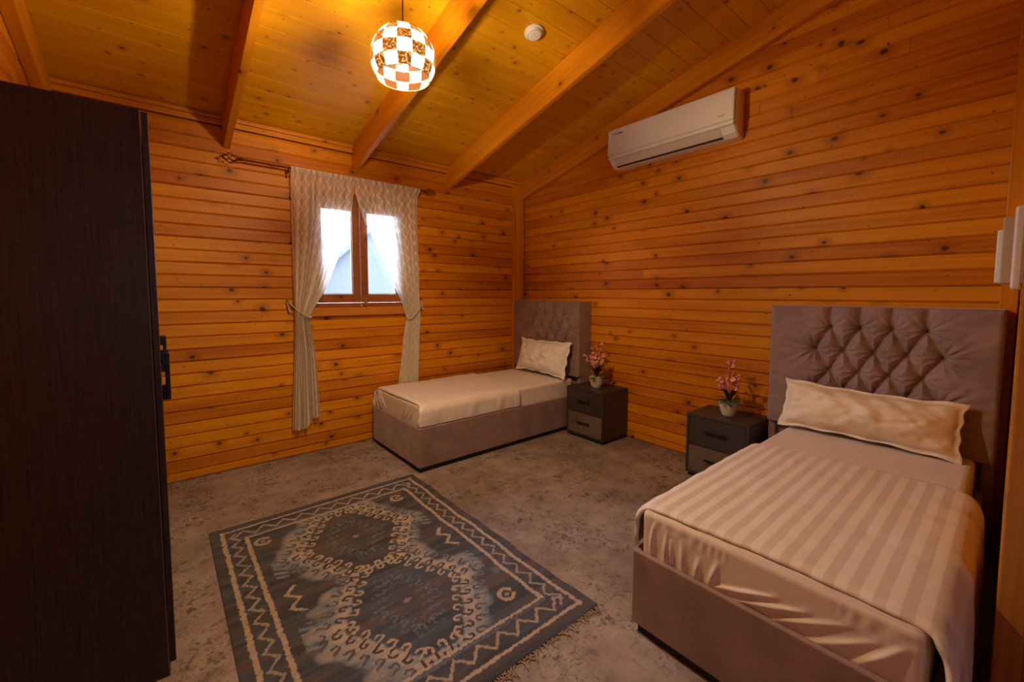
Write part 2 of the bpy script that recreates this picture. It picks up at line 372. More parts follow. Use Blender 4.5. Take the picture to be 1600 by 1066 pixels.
# ---- back wall
wall_back = box('wall_back', (XL-0.1, 0.99, YB+0.021, YB+0.12, -0.02, 2.8), M_back, bev=0); tag(wall_back, kind='structure')
WX0, WX1, WZ0, WZ1 = 0.99, 1.875, 1.245, 2.235
box('wall_panel', (WX1, XR+0.1, YB+0.021, YB+0.12, -0.02, 2.8), M_back, wall_back, bev=0)
box('wall_panel', (WX0, WX1, YB+0.021, YB+0.12, -0.02, WZ0), M_back, wall_back, bev=0)
box('wall_panel', (WX0, WX1, YB+0.021, YB+0.12, WZ1, 2.8), M_back, wall_back, bev=0)
def rows(zmax, z_off=0.062):
    z = z_off - PH; out = []
    while z < zmax - 0.005:
        a = max(z, 0.0); b = min(z+PH, zmax); out.append((a, b-a)); z += PH
    return out
for (z, h) in rows(2.585):
    ov = min(z+h, WZ1) - max(z, WZ0)
    if ov <= 0.0:
        plank(wall_back, T(0, YB+0.02, z), XL, XL, XR, XR, h, M_wall)
    elif ov >= h-0.001:
        plank(wall_back, T(0, YB+0.02, z), XL, XL, WX0, WX0, h, M_wall); plank(wall_back, T(0, YB+0.02, z), WX1, WX1, XR, XR, h, M_wall)
    else:
        plank(wall_back, T(0, YB+0.02, z), XL, XL, WX0, WX0, h, M_wall); plank(wall_back, T(0, YB+0.02, z), WX1, WX1, XR, XR, h, M_wall)
        if z < WZ0: plank(wall_back, T(0, YB+0.02, z), WX0, WX0, WX1, WX1, WZ0-z, M_wall)
        else: plank(wall_back, T(0, YB+0.02, WZ1), WX0, WX0, WX1, WX1, z+h-WZ1, M_wall)
box('top_trim', (XL, XR, YB-0.022, YB+0.02, 2.59, 2.652), M_beam, wall_back, bev=0.006)
box('cove_trim', (XL, XR, YB-0.045, YB-0.022, 2.625, 2.655), M_beam, wall_back, bev=0.008)

# ---- right wall (local x runs toward the camera: y = YB - x)
wall_right = link('wall_right', mesh('wr', [(XR+0.021, YB+0.02, -0.02), (XR+0.021, YH, -0.02), (XR+0.021, YH, zc(YH)), (XR+0.021, YR, zc(YR)), (XR+0.021, YB+0.02, Z0),
      (XR+0.12, YB+0.02, -0.02), (XR+0.12, YH, -0.02), (XR+0.12, YH, zc(YH)), (XR+0.12, YR, zc(YR)), (XR+0.12, YB+0.02, Z0)],
      [(0, 1, 2, 3, 4), (9, 8, 7, 6, 5), (0, 5, 6, 1), (1, 6, 7, 2), (2, 7, 8, 3), (3, 8, 9, 4), (4, 9, 5, 0)]), M_back); tag(wall_right, kind='structure')
MRW = T(XR+0.02, YB, 0) @ R(-PI/2, 'Z')
def rake_x(z): return max(0.0, (z-Z0)/SL)
butts = {29: [2.72], 30: [2.52], 31: [2.86, 3.3], 32: [2.35], 33: [3.2], 35: [3.0], 12: [2.9], 7: [0.9], 17: [1.6], 22: [0.5], 27: [1.2]}
XE = YB - YF
for i, (z, h) in enumerate(rows(3.58)):
    a, b = rake_x(z), rake_x(z+h)
    if min(a, b) > XE: break
    xs = [c for c in butts.get(i, []) if c > max(a, b)+0.1]
    st = (a, b)
    for c in xs:
        plank(wall_right, MRW @ T(0, 0, z), st[0], st[1], c-0.0008, c-0.0008, h, M_wall); st = (c+0.0008, c+0.0008)
    plank(wall_right, MRW @ T(0, 0, z), st[0], st[1], XE, XE, h, M_wall)
# ---- left wall (local x runs away from the camera: y = x)
wall_left = link('wall_left', mesh('wl', [(XL-0.021, YB+0.02, -0.02), (XL-0.021, YH, -0.02), (XL-0.021, YH, zc(YH)), (XL-0.021, YR, zc(YR)), (XL-0.021, YB+0.02, Z0),
      (XL-0.12, YB+0.02, -0.02), (XL-0.12, YH, -0.02), (XL-0.12, YH, zc(YH)), (XL-0.12, YR, zc(YR)), (XL-0.12, YB+0.02, Z0)],
      [(4, 3, 2, 1, 0), (5, 6, 7, 8, 9), (1, 6, 5, 0), (2, 7, 6, 1), (3, 8, 7, 2), (4, 9, 8, 3), (0, 5, 9, 4)]), M_back); tag(wall_left, kind='structure')
MLW = T(XL-0.02, 0, 0) @ R(PI/2, 'Z')
for (z, h) in rows(3.66):
    e0, e1 = min(YB, YB-(z-Z0)/SL), min(YB, YB-(z+h-Z0)/SL)
    s0 = YH if z < zc(YH) else YR-(zc(YR)-z)/SL*1.0
    plank(wall_left, MLW @ T(0, 0, z), max(YH, s0), max(YH, s0), max(e0, s0+.01), max(e1, s0+.01), h, M_wall)

# ---- floor and ceiling
floor = box('floor', (XL-0.1, XR+0.1, YH-0.1, YB+0.1, -0.06, 0.0), M_floor, bev=0); tag(floor, kind='structure')
s_len = (YB-YR)/math.cos(AL)
MC = T(0, YB, Z0) @ Matrix(((1, 0, 0, 0), (0, math.sin(AL), -math.cos(AL), 0), (0, math.cos(AL), math.sin(AL), 0), (0, 0, 0, 1)))
ceiling = box('ceiling', (XL-0.1, XR+0.1, 0.0205, 0.06, -0.15, s_len+0.05), M_back, bev=0); ceiling.matrix_basis = MC; tag(ceiling, kind='structure')
CP = 0.1405
for i in range(30):
    z = i*CP
    mids = [XL]
    if i % 3 == 1: mids.append(random.choice([0.44, 1.39, 2.35]))
    mids.append(XR)
    for a, b in zip(mids[:-1], mids[1:]):
        plank(ceiling, T(0, 0.02, z), a, a, b, b, CP, M_ceil, t=0.02, cb=0.0025, cd=0.003)
back_slope = link('ceiling_slab', mesh('bs', [(XL-0.1, YR, zc(YR)), (XR+0.1, YR, zc(YR)), (XR+0.1, YH-0.1, zc(YH-0.1)), (XL-0.1, YH-0.1, zc(YH-0.1)),
      (XL-0.1, YR, zc(YR)+.05), (XR+0.1, YR, zc(YR)+.05), (XR+0.1, YH-0.1, zc(YH-0.1)+.05), (XL-0.1, YH-0.1, zc(YH-0.1)+.05)],
      [(0, 1, 2, 3), (7, 6, 5, 4), (0, 4, 5, 1), (1, 5, 6, 2), (2, 6, 7, 3), (3, 7, 4, 0)]), M_ceil, ceiling, MC.inverted())
def beam(x0, x1, d=0.209, y0=YB):
    t = math.tan(AL)
    v = []
    L = s_len-0.01
    for (xa, off) in ((0, 1), (L, 0)):
        for x in (x0, x1):
            v.append((xa + (t*0 if off else 0), x, 0)); v.append((xa + (-t*d if off else 0), x, -d))
    # order: near-wall(x0 top, x0 bot, x1 top, x1 bot), ridge(...)
    f = [(0, 1, 3, 2), (6, 7, 5, 4), (0, 4, 5, 1), (3, 7, 6, 2), (1, 5, 7, 3), (2, 6, 4, 0)]
    me = mesh('beam', v, f)
    bm = bmesh.new(); bm.from_mesh(me); bmesh.ops.recalc_face_normals(bm, faces=bm.faces[:])
    bmesh.ops.bevel(bm, geom=[e for e in bm.edges if abs((e.verts[0].co-e.verts[1].co).x) > 1], offset=0.004, segments=2, affect='EDGES')
    bm.to_mesh(me); bm.free()
    # local: x along slope, y across the room, z up-normal ; in the ceiling's own axes: x=across, y=normal, z=slope
    Mx = Matrix(((0, 1, 0, 0), (0, 0, 1, 0), (1, 0, 0, 0), (0, 0, 0, 1)))
    return link('beam', me, M_beam, ceiling, Mx)
for x in (0.415, 1.372, 2.337): beam(x, x+0.046)
beam(XR-0.062, XR-0.001, 0.178); beam(XL+0.001, XL+0.06, 0.178)
# corner posts and front right post
MV = R(-PI/2, 'Y')      # local x -> up
def vpost(name, parent, x0, x1, y0, y1, z0, z1, mat=None, bev=0.004):
    # local x up: (x_l, y_l, z_l) -> world (-z_l, y_l, x_l)
    return link(name, box_me(name, z0, z1, y0, y1, -x1, -x0, bev=bev), mat or M_beam, parent, MV)
vpost('corner_post', wall_back, 3.268, 3.345, 3.728, 3.77, 0, 2.60)
vpost('corner_moulding', wall_back, 3.225, 3.267, 3.737, 3.77, 0, 2.60)
vpost('corner_moulding', wall_back, 3.346, 3.385, 3.737, 3.77, 0, 2.60)
vpost('corner_post', wall_right, XR-0.03, XR, 0.0, 0.062, 0, 3.5)
vpost('corner_post', wall_left, XL, XL+0.05, YB-0.12, YB-0.001, 0, 2.6)

# ---- front wall: a stub to the right of the opening the camera stands in, and the end wall with a small unseen opening added to let daylight in
wall_front = box('wall_front', (1.95, XR, -0.16, -0.03, 0, 3.5), M_back, bev=0); tag(wall_front, kind='structure')
for (z, h) in rows(3.5):
    plank(wall_front, T(0, -0.025, z) @ R(PI, 'Z'), -XR, -XR, -1.95, -1.95, h, M_wall)
vpost('opening_casing', wall_front, 1.90, 1.95, -0.062, -0.0065, 0, 3.5, wood('pine_casing', (0.46, 0.21, 0.045), (0.34, 0.13, 0.022), keep=0.2, krad=(0.003, 0.006), grain=80, var=0.05, gstr=0.8))
vpost('opening_casing', wall_front, 1.93, 1.95, -0.17, -0.062, 0, 3.5, M_wall)
wall_end = box('wall_hall', (XL-0.1, 0.47, YH-0.1, YH, -0.02, 3.4), M_wall, bev=0); tag(wall_end, kind='structure')
box('wall_panel', (0.63, XR+0.1, YH-0.1, YH, -0.02, 3.4), M_wall, wall_end, bev=0)
box('wall_panel', (0.47, 0.63, YH-0.1, YH, 1.65, 3.4), M_wall, wall_end, bev=0)
box('wall_panel', (0.47, 0.63, YH-0.1, YH, -0.02, 1.35), M_wall, wall_end, bev=0)

# ------------------------------------------------------------------ window
win = box('window_1', (WX0, WX1, 3.77, 3.86, WZ0, WZ0+0.035), M_win, bev=0.004); tag(win, kind='structure')
box('window_frame', (WX0, WX1, 3.77, 3.86, WZ1-0.04, WZ1), M_win, win, bev=0.004)
vpost('window_frame', win, WX0, WX0+0.035, 3.77, 3.86, WZ0, WZ1, M_win)
vpost('window_frame', win, WX1-0.035, WX1, 3.77, 3.86, WZ0, WZ1, M_win)
def sash(x0, x1):
    z0, z1 = WZ0+0.037, WZ1-0.042; s = 0.068
    vpost('sash_stile', win, x0, x0+s, 3.762, 3.812, z0, z1, M_win)
    vpost('sash_stile', win, x1-s, x1, 3.762, 3.812, z0, z1, M_win)
    box('sash_rail', (x0+s, x1-s, 3.764, 3.812, z0, z0+0.075), M_win, win, bev=0.005)
    box('sash_rail', (x0+s, x1-s, 3.764, 3.812, z1-0.10, z1), M_win, win, bev=0.005)
    box('pane', (x0+s-.005, x1-s+.005, 3.788, 3.792, z0+0.07, z1-0.095), M_glass, win, bev=0)
    q = 0.008
    for b in ((x0+s, x0+s+q), (x1-s-q, x1-s)): box('glazing_bead', (*b, 3.782, 3.788, z0+0.076, z1-0.101), M_white2, win, bev=0.001)
    for b in ((z0+0.0755, z0+0.0755+q), (z1-0.1005-q, z1-0.1005)): box('glazing_bead', (x0+s, x1-s, 3.782, 3.788, *b), M_white2, win, bev=0.001)
sash(WX0+0.037, 1.423); sash(1.427, WX1-0.037)
box('window_sill', (WX0-0.05, WX1+0.05, 3.735, 3.77, 1.168, 1.243), M_sill, win, bev=0.008)
box('meeting_strip', (1.423, 1.455, 3.752, 3.762, WZ0+0.04, WZ1-0.045), M_win, win, bev=0.003)
hd = join(box_me('a', 1.450, 1.474, 3.752, 3.763, 1.262, 1.345, 0.003), box_me('b', 1.455, 1.469, 3.725, 3.752, 1.30, 1.315, 0.004), box_me('b', 1.456, 1.468, 3.720, 3.732, 1.235, 1.318, 0.004))
tag(link('window_handle', hd, M_brass, win), 'brass window handle')
box('window_catch', (1.420, 1.432, 3.755, 3.763, 1.25, 1.262), M_white2, win, bev=0.002)

# outside
ground = box('ground', (-8, 14, 4.0, 20, -0.6, -0.5), M_ground, bev=0); tag(ground, kind='structure')
hs = empty('neighbouring_house', (3.3, 8, -0.5)); tag(hs, 'pale grey gabled building seen outside through the window panes', 'building')
gx = 2.3
link('house_wall', mesh('hw', [(-gx, 0, 0), (gx, 0, 0), (gx, 0, 1.1), (0, 0, 3.15), (-gx, 0, 1.1), (-gx, 4, 0), (gx, 4, 0), (gx, 4, 1.1), (0, 4, 3.15), (-gx, 4, 1.1)],
     [(0, 1, 2, 3, 4), (9, 8, 7, 6, 5), (0, 4, 9, 5), (2, 1, 6, 7)]), M_render, hs)
for s in (-1, 1):
    v = []
    for y in (-0.15, 4.15):
        for (x, z) in ((0, 3.15), (s*(gx+.15), 1.1-.13), (s*(gx+.15), 1.16-.10), (0, 3.24)): v.append((x, y, z))
    link('roof_slope', mesh('rs', v, [(0, 1, 2, 3), (7, 6, 5, 4), (0, 4, 5, 1), (1, 5, 6, 2), (2, 6, 7, 3), (3, 7, 4, 0)]), M_roof, hs)

# ------------------------------------------------------------------ curtains, rod
RY, RZ = 3.69, 2.352
rod = empty('curtain_rod', (0.52, RY, RZ)); tag(rod, 'thin bronze curtain rod with twisted cage finials above the window', 'curtain rod')
M = T(-0.52, -RY, -RZ)
tb = lambda name, p, r, mat, par, n=10, **k: link(name, tube_me(p, r, n, **k), mat, par, M, smooth=True)
tb('rod_tube', [[(0.52, RY, RZ), (2.03, RY, RZ)]], 0.0085, plain('polished_bronze', (0.40, 0.25, 0.19), 0.2, 0.9), rod)
for s, x in ((-1, 0.52), (1, 2.03)):
    fin = []
    for k in range(4):
        P = []
        for i in range(17):
            t = i/16; rr = 0.030*math.sin(PI*t)**0.8+0.003; a = k*PI/2 + t*PI*1.1
            P.append((x+s*(0.022+0.10*t), RY+rr*math.cos(a), RZ+rr*math.sin(a)))
        fin.append(P)
    fo = tb('finial', fin, 0.0032, M_bronze, rod, 6)
    tb('finial_collar', [[(x-s*0.004, RY, RZ), (x+s*0.024, RY, RZ)]], 0.012, M_bronze, rod)
    tb('finial_tip', [[(x+s*0.120, RY, RZ), (x+s*0.134, RY, RZ)]], 0.006, M_bronze, rod, 8)
for x in (0.838, 2.0):
    tb('rod_bracket', [[(x, RY, RZ-0.008), (x, RY+0.02, RZ-0.03), (x, YB-0.002, RZ-0.035)], [(x, YB-0.004, RZ-0.065), (x, YB-0.004, RZ+0.0)]], 0.005, M_bronze, rod, 8)
    tb('rod_ring', [[(x, RY+0.013*math.cos(a), RZ+0.013*math.sin(a)) for a in np.linspace(0, 2*PI, 13)[:-1]]], 0.0035, M_bronze, rod, 6, closed=True)

def curtain(name, xl, xr, zt, zb, folds, label, seed, ztie, hem):
    nz_, nx = 190, 150
    z = np.linspace(zt, zb, nz_)[:, None]; s = np.linspace(0, 1, nx)[None]
    L_ = interp(xl, z[:, 0])[:, None]; R_ = interp(xr, z[:, 0])[:, None]
    tie = np.exp(-((z-ztie)/0.13)**2)
    width = R_-L_
    ph = smooth_noise((nz_, nx), (5, 8), seed)*0.5
    A = 0.012+0.012*np.clip((zt-z)/1.2, 0, 1)-0.004*tie
    top = np.clip((zt-0.03-z)/0.05, 0, 1)
    ss = s + 0.02*np.sin(2*PI*3*s+seed)*top
    X = L_+width*(ss + 0.006*np.sin(2*PI*folds*s))
    Yy = 3.712 + A*np.cos(2*PI*folds*s+ph*2)*(0.3+0.7*top) - 0.012*tie
    # pass in front of the rod at the heading
    Yy = Yy - 0.038*np.exp(-((z-RZ)/0.040)**2) + 0.002*np.cos(2*PI*46*s)*np.exp(-((z-RZ)/0.05)**2)
    Z = z + 0*X
    Z = Z + hem(s)*np.clip((ztie-z)/(ztie-zb), 0, 1)**3
    Yy = np.minimum(Yy, YB-0.006)
    me = grid_me(X, Yy, Z, (s*0.84+0*z, z+0.10*tie*(s-0.5)+0*s))
    at = me.attributes.new('gather', 'FLOAT', 'POINT'); at.data.foreach_set('value', (np.clip(0.55/np.maximum(width, 0.05), 1, 3)*(1+0.35*np.cos(2*PI*folds*s))).reshape(-1).astype(np.float32))
    o = link(name, me, M_lace, None, None, smooth=True); tag(o, label, 'curtain'); return o
cl = curtain('sheer_curtain', [(2.36, .855), (1.3, .857), (1.05, .856), (.73, .842), (.42, .825), (.24, .818)],
   [(2.36, 1.372), (2.13, 1.348), (1.966, 1.318), (1.708, 1.235), (1.41, 1.115), (1.25, 1.01), (1.16, .962), (1.037, .98), (.9, 1.005), (.6, 1.022), (.30, 1.032)], 2.368, 0.235, 9,
   'left cream lace curtain, hanging down to just above the floor', 3, 1.165, lambda s: 0.075*(s > 0.55)*np.clip((s-0.55)*8, 0, 1))
cr = curtain('sheer_curtain', [(2.36, 1.374), (2.2, 1.396), (2.009, 1.461), (1.73, 1.598), (1.434, 1.744), (1.25, 1.82), (1.123, 1.851), (.93, 1.816), (.744, 1.798), (.52, 1.765), (.3, 1.75)],
   [(2.36, 1.992), (1.6, 1.992), (1.1, 1.986), (.727, 1.975), (.52, 1.966)], 2.368, 0.42, 9,
   'right cream lace curtain, its lower end behind the far bed', 5, 1.125, lambda s: 0*s)
for nm, pts, hook, lab in (('tieback', [(.812, 3.745, 1.30), (.83, 3.70, 1.27), (.87, 3.672, 1.222), (.93, 3.664, 1.18), (.968, 3.668, 1.163), (.985, 3.70, 1.17), (.95, 3.735, 1.20), (.87, 3.745, 1.24), (.82, 3.747, 1.29)], (.812, 1.305), 'cream rope tieback round the left curtain'),
                      ('tieback', [(2.022, 3.745, 1.295), (2.0, 3.70, 1.26), (1.96, 3.672, 1.205), (1.90, 3.664, 1.15), (1.852, 3.668, 1.118), (1.838, 3.70, 1.13), (1.87, 3.735, 1.17), (1.96, 3.745, 1.22), (2.015, 3.747, 1.28)], (2.022, 1.297), 'cream rope tieback round the right curtain')):
    # twisted pair of cords
    base = [Vector(p) for p in pts]; path = []
    for i in range(len(base)-1):
        for k in range(8): path.append(base[i].lerp(base[i+1], k/8))
    path.append(base[-1])
    for _ in range(4): path = [path[0]]+[(path[i-1]+path[i]*2+path[i+1])/4 for i in range(1, len(path)-1)]+[path[-1]]
    tw = []
    for k in (0, 1):
        tw.append([p+Vector((0, 0.0035*math.cos(i*0.8+k*PI), 0.0035*math.sin(i*0.8+k*PI))) for i, p in enumerate(path)])
    e = empty(nm, pts[0]); tag(e, lab, 'tieback')
    link('cord', tube_me(tw, 0.004, 6), M_rope, e, T(*[-c for c in pts[0]]), smooth=True)
    hx, hz = hook
    link('wall_hook', tube_me([[(hx, 3.768, hz+.012), (hx, 3.74, hz+.012), (hx, 3.728, hz), (hx, 3.735, hz-.015), (hx, 3.735, hz+.03)]], 0.004, 8), M_brass, e, T(*[-c for c in pts[0]]), smooth=True)
    link('tassel', tube_me([[(pts[0][0]+.006*math.sin(j*2.1)+.002*k, 3.742+.003*math.cos(j*1.7), pts[0][2]-0.012*k) for k in range(9)] for j in range(3)], 0.0035, 6), M_rope, e, T(*[-c for c in pts[0]]), smooth=True)

# ------------------------------------------------------------------ beds
def headboard(y0, y1, z0, z1, buttons, folds_up, seed, parent):
    """tufted panel: front at x=3.25, buttons = list of (y,z); diamonds join neighbours"""
    ny, nz_ = 230, 190
    y = np.linspace(y0, y1, ny)[None]; z = np.linspace(z0, z1, nz_)[:, None]
    Yg = y+0*z; Zg = z+0*y
    segs = []
    B = buttons
    for i in range(len(B)):
        for j in range(i+1, len(B)):
            dy = abs(B[i][0]-B[j][0]); dz = abs(B[i][1]-B[j][1])
            if 0.03 < dy < 0.11 and 0.06 < dz < 0.17: segs.append((B[i], B[j]))
    for (by, bz) in folds_up: segs.append(((by, bz), (by, z1+0.02)))
    for (a, b) in EXTRA[seed]: segs.append((a, b))
    dmin = np.full(Yg.shape, 9.0)
    for (a, b) in segs:
        ax, az = a; bx, bz = b; vx, vz = bx-ax, bz-az
        t = np.clip(((Yg-ax)*vx+(Zg-az)*vz)/(vx*vx+vz*vz), 0, 1)
        d = np.hypot(Yg-ax-t*vx, Zg-az-t*vz); dmin = np.minimum(dmin, d)
    db = np.full(Yg.shape, 9.0); ang = np.zeros(Yg.shape)
    for (by, bz) in B:
        d = np.hypot(Yg-by, Zg-bz); m = d < db; db = np.where(m, d, db); ang = np.where(m, np.arctan2(Zg-bz, Yg-by), ang)
    puff = (0.040 if seed == 1 else 0.036)*(1-np.exp(-dmin/(0.017 if seed == 1 else 0.022)))
    pit = 0.020*np.exp(-(db/0.019)**1.4)+0.016*np.exp(-(db/0.011)**2)
    wr = (0.0034*np.sin(ang*11+seed)+0.0018*np.sin(ang*23+3))*np.exp(-((db-0.045)/0.045)**2)
    yo = np.maximum(np.maximum(min(b[0] for b in B)-Yg, Yg-max(b[0] for b in B)), 0); wr = wr*(1+1.2*np.clip(yo/0.1, 0, 1)) + 0.003*np.sin(ang*17)*np.clip(yo/0.05, 0, 1)*np.exp(-db/0.14)
    wr += 0.0012*smooth_noise(Yg.shape, (25, 30), seed)
    edge = np.minimum(np.minimum(Yg-y0, y1-Yg), z1-Zg)
    er = 0.022; e = np.clip(1-edge/er, 0, 1); rnd = er*(1-np.sqrt(np.clip(1-e*e, 0, 1)))
    Xg = 3.262 - puff + pit - wr*(1-e) + rnd
    front = grid_me(Xg, Yg, Zg)
    # closing skirt
    v = []; f = []
    per = [(j, 0) for j in range(ny)]+[(ny-1, i) for i in range(nz_)]+[(j, nz_-1) for j in range(ny-1, -1, -1)]+[(0, i) for i in range(nz_-1, -1, -1)]
    for (j, i) in per:
        v.append((Xg[i, j], Yg[i, j], Zg[i, j])); v.append((3.3, Yg[i, j], Zg[i, j]))
    n = len(per)
    for k in range(n-1): f.append((2*k, 2*k+1, 2*k+3, 2*k+2))
    me = join(front, mesh('sk', v, f)); me.update()
    o = link('headboard_panel', me, M_velvet, parent, None, smooth=True)
    for (by, bz) in B:
        link('button', lathe_me([(0.0001, 0.006), (0.006, 0.005), (0.0085, 0.002), (0.009, -0.002), (0.004, -0.006)], 14), M_velvet, parent, T(3.289, by, bz) @ R(-PI/2, 'Y'), smooth=True)
    return o
EXTRA = {1: [], 2: []}
# far bed buttons (y,z)
B1 = []; B2 = []
for k in range(4): B1.append((3.375-0.139*k, 1.150))
for k in range(5): B1.append((3.443-0.142*k, 1.012))
for k in range(4): B1.append((3.365-0.139*k, 0.880))
for k in range(5): B1.append((3.443-0.142*k, 0.745))
for k in range(4): B2.append((0.735-0.1425*k, 1.157))
for k in range(5): B2.append((0.809-0.1425*k, 1.016))
for k in range(4): B2.append((0.731-0.1385*k, 0.889))
for k in range(5): B2.append((0.809-0.1425*k, 0.760))

def make_bed(name, label, x0, y0, y1, hy0, hy1, B, seed, gapz):
    b = empty(name, (0, 0, 0)); tag(b, label, 'bed')
    x1 = 3.30
    # upholstered base as four thick rails with a platform
    bs = join(box_me('f', x0, x0+.024, y0, y1, .04, .343, .009, 3), box_me('s', x0+.012, x1-.003, y0, y0+.024, .04, .343, .009, 3), box_me('s', x0+.012, x1-.003, y1-.024, y1, .04, .343, .009, 3), box_me('p', x0+.02, x1-.01, y0+.02, y1-.02, .2, .24))
    link('base', bs, M_velvet, b)
    box('plinth', (x0+.02, x1-.02, y0+.02, y1-.02, 0, .04), M_black, b)
    headboard(hy0, hy1, gapz, 1.285, B, [q_ for q_ in B if q_[1] > 1.1], seed, b)
    box('headboard_back', (3.301, 3.415 if seed == 1 else 3.385, hy0, hy1, 0.0, 1.285), M_velvet, b, bev=0.008, seg=3)
    for (a, c) in ((hy0+.002, hy0+.045), (hy1-.045, hy1-.002)): box('headboard_wing', (3.262, 3.300, a, c, 0.0, gapz-.003), M_velvet, b, bev=0.01, seg=3)
    return b
bed1 = make_bed('bed', 'mauve velvet bed in the far corner with a tall tufted headboard', 1.475, 2.79, 3.665, 2.745, 3.727, B1, 1, 0.53)
bed2 = make_bed('bed', 'mauve velvet bed in the foreground right with a wide tufted headboard', 1.43, 0.065, 0.925, 0.032, 1.06, B2, 2, 0.50)
for ch in bed2.children:
    pass

def rbox(x0, x1, y0, y1, z0, z1, r, n=(70, 40, 22), disp=None):
    """rounded box of grids; disp(P,N)->P"""
    v = []; f = []
    cx, cy_, cz = (x0+x1)/2, (y0+y1)/2, (z0+z1)/2; h = np.array([(x1-x0)/2, (y1-y0)/2, (z1-z0)/2])
    allv = []; allf = []; base = 0
    for ax in range(3):
        a1, a2 = (ax+1) % 3, (ax+2) % 3
        for s in (-1, 1):
            u = np.linspace(-1, 1, n[a1]); w_ = np.linspace(-1, 1, n[a2])
            U, W = np.meshgrid(u, w_)
            P = np.zeros(U.shape+(3,)); P[..., ax] = s*h[ax]; P[..., a1] = U*h[a1]; P[..., a2] = W*h[a2]
            Q = np.clip(P, -(h-r), h-r); D = P-Q; L_ = np.linalg.norm(D, axis=-1, keepdims=True); N = D/np.maximum(L_, 1e-9)
            P2 = Q+N*r+np.array([cx, cy_, cz])
            if disp: P2 = disp(P2, N)
            ny_, nx_ = U.shape; idx = base+np.arange(nx_*ny_).reshape(ny_, nx_)
            ff = np.stack([idx[:-1, :-1], idx[:-1, 1:], idx[1:, 1:], idx[1:, :-1]], -1).reshape(-1, 4)
            if s < 0: ff = ff[:, ::-1]
            allv.append(P2.reshape(-1, 3)); allf.append(ff); base += nx_*ny_
    me = mesh('rbox', np.concatenate(allv).tolist(), np.concatenate(allf).tolist())
    bm = bmesh.new(); bm.from_mesh(me); bmesh.ops.remove_doubles(bm, verts=bm.verts[:], dist=0.0004); bm.to_mesh(me); bm.free()
    return me

def ridge(s, z, a, b, w_):
    ax, az = a; bx, bz = b; vx, vz = bx-ax, bz-az
    t = ((s-ax)*vx+(z-az)*vz)/(vx*vx+vz*vz); tt = np.clip(t, 0, 1)
    d = np.hypot(s-ax-tt*vx, (z-az-tt*vz)*0.24)
    return np.exp(-(d/w_)**2)*np.clip(1.15-np.abs(tt-0.45)*1.6, 0, 1)
def foot_folds(P, N, y0, y1, amp, seed):
    """satin pulled over the foot end: swags and gathers"""
    k = np.clip(-N[..., 0], 0, 1); s_ = 1-(P[..., 1]-y0)/(y1-y0); zz = (P[..., 2]-0.33)/0.17
    rd = random.Random(seed); h = np.zeros(s_.shape)
    if seed == 2:
        for a, b, w_ in (((.36, .12), (.58, .50), .016), ((.44, .06), (.68, .50), .018), ((.56, .02), (.80, .62), .020), ((.70, .0), (.88, .58), .018), ((.84, .1), (.95, .7), .016),
                         ((.05, .1), (.06, .8), .010), ((.12, .0), (.13, .75), .012), ((.155, .1), (.15, .6), .008), ((.21, .0), (.205, .7), .014), ((.27, .1), (.28, .5), .012), ((.33, .1), (.36, .6), .012)): h += ridge(s_, zz, a, b, w_)*rd.uniform(.8, 1.2)
        gather = 0.16*np.sin(2*PI*(s_*23+0.6*np.sin(s_*17)))*np.exp(-((zz-0.80)/0.10)**2)*np.clip(0.4+np.sin(s_*8), 0, 1)
    else:
        for j in range(7): h += ridge(s_, zz, (.03+.035*j, rd.uniform(0, .2)), (.02+.012*j, .95), .010)*rd.uniform(.5, 1)
        for j in range(8): h += ridge(s_, zz, (.62+.045*j, rd.uniform(0, .3)), (.72+.035*j, .8), .010)*rd.uniform(.5, 1)
        gather = 0.1*np.sin(2*PI*s_*26+3*np.sin(s_*9))*np.exp(-((zz-0.8)/0.12)**2)
    P = P.copy(); P[..., 0] -= k*(amp*(h+gather)-0.004)
    return P
m2 = rbox(1.452, 3.235, 0.095, 0.905, 0.245, 0.512, 0.030, (90, 320, 80), lambda P, N: foot_folds(P, N, 0.095, 0.898, 0.011, 2))
mt2 = link('mattress', m2, [M_satin, M_sheet2], None, None, smooth=True); tag(mt2, 'mattress in a striped fitted satin sheet on the foreground bed', 'mattress')
m1 = rbox(1.500, 3.235, 2.818, 3.636, 0.245, 0.505, 0.028, (90, 220, 50), lambda P, N: foot_folds(P, N, 2.818, 3.636, 0.016, 1))
mt1 = link('mattress', m1, [M_satin, M_sheet1], None, None, smooth=True); tag(mt1, 'mattress in a striped fitted sheet on the far corner bed', 'mattress')
for mt in (mt1, mt2):
    for p in mt.data.polygons:
        if p.normal.z > 0.6 or abs(p.normal.y) > 0.6: p.material_index = 1

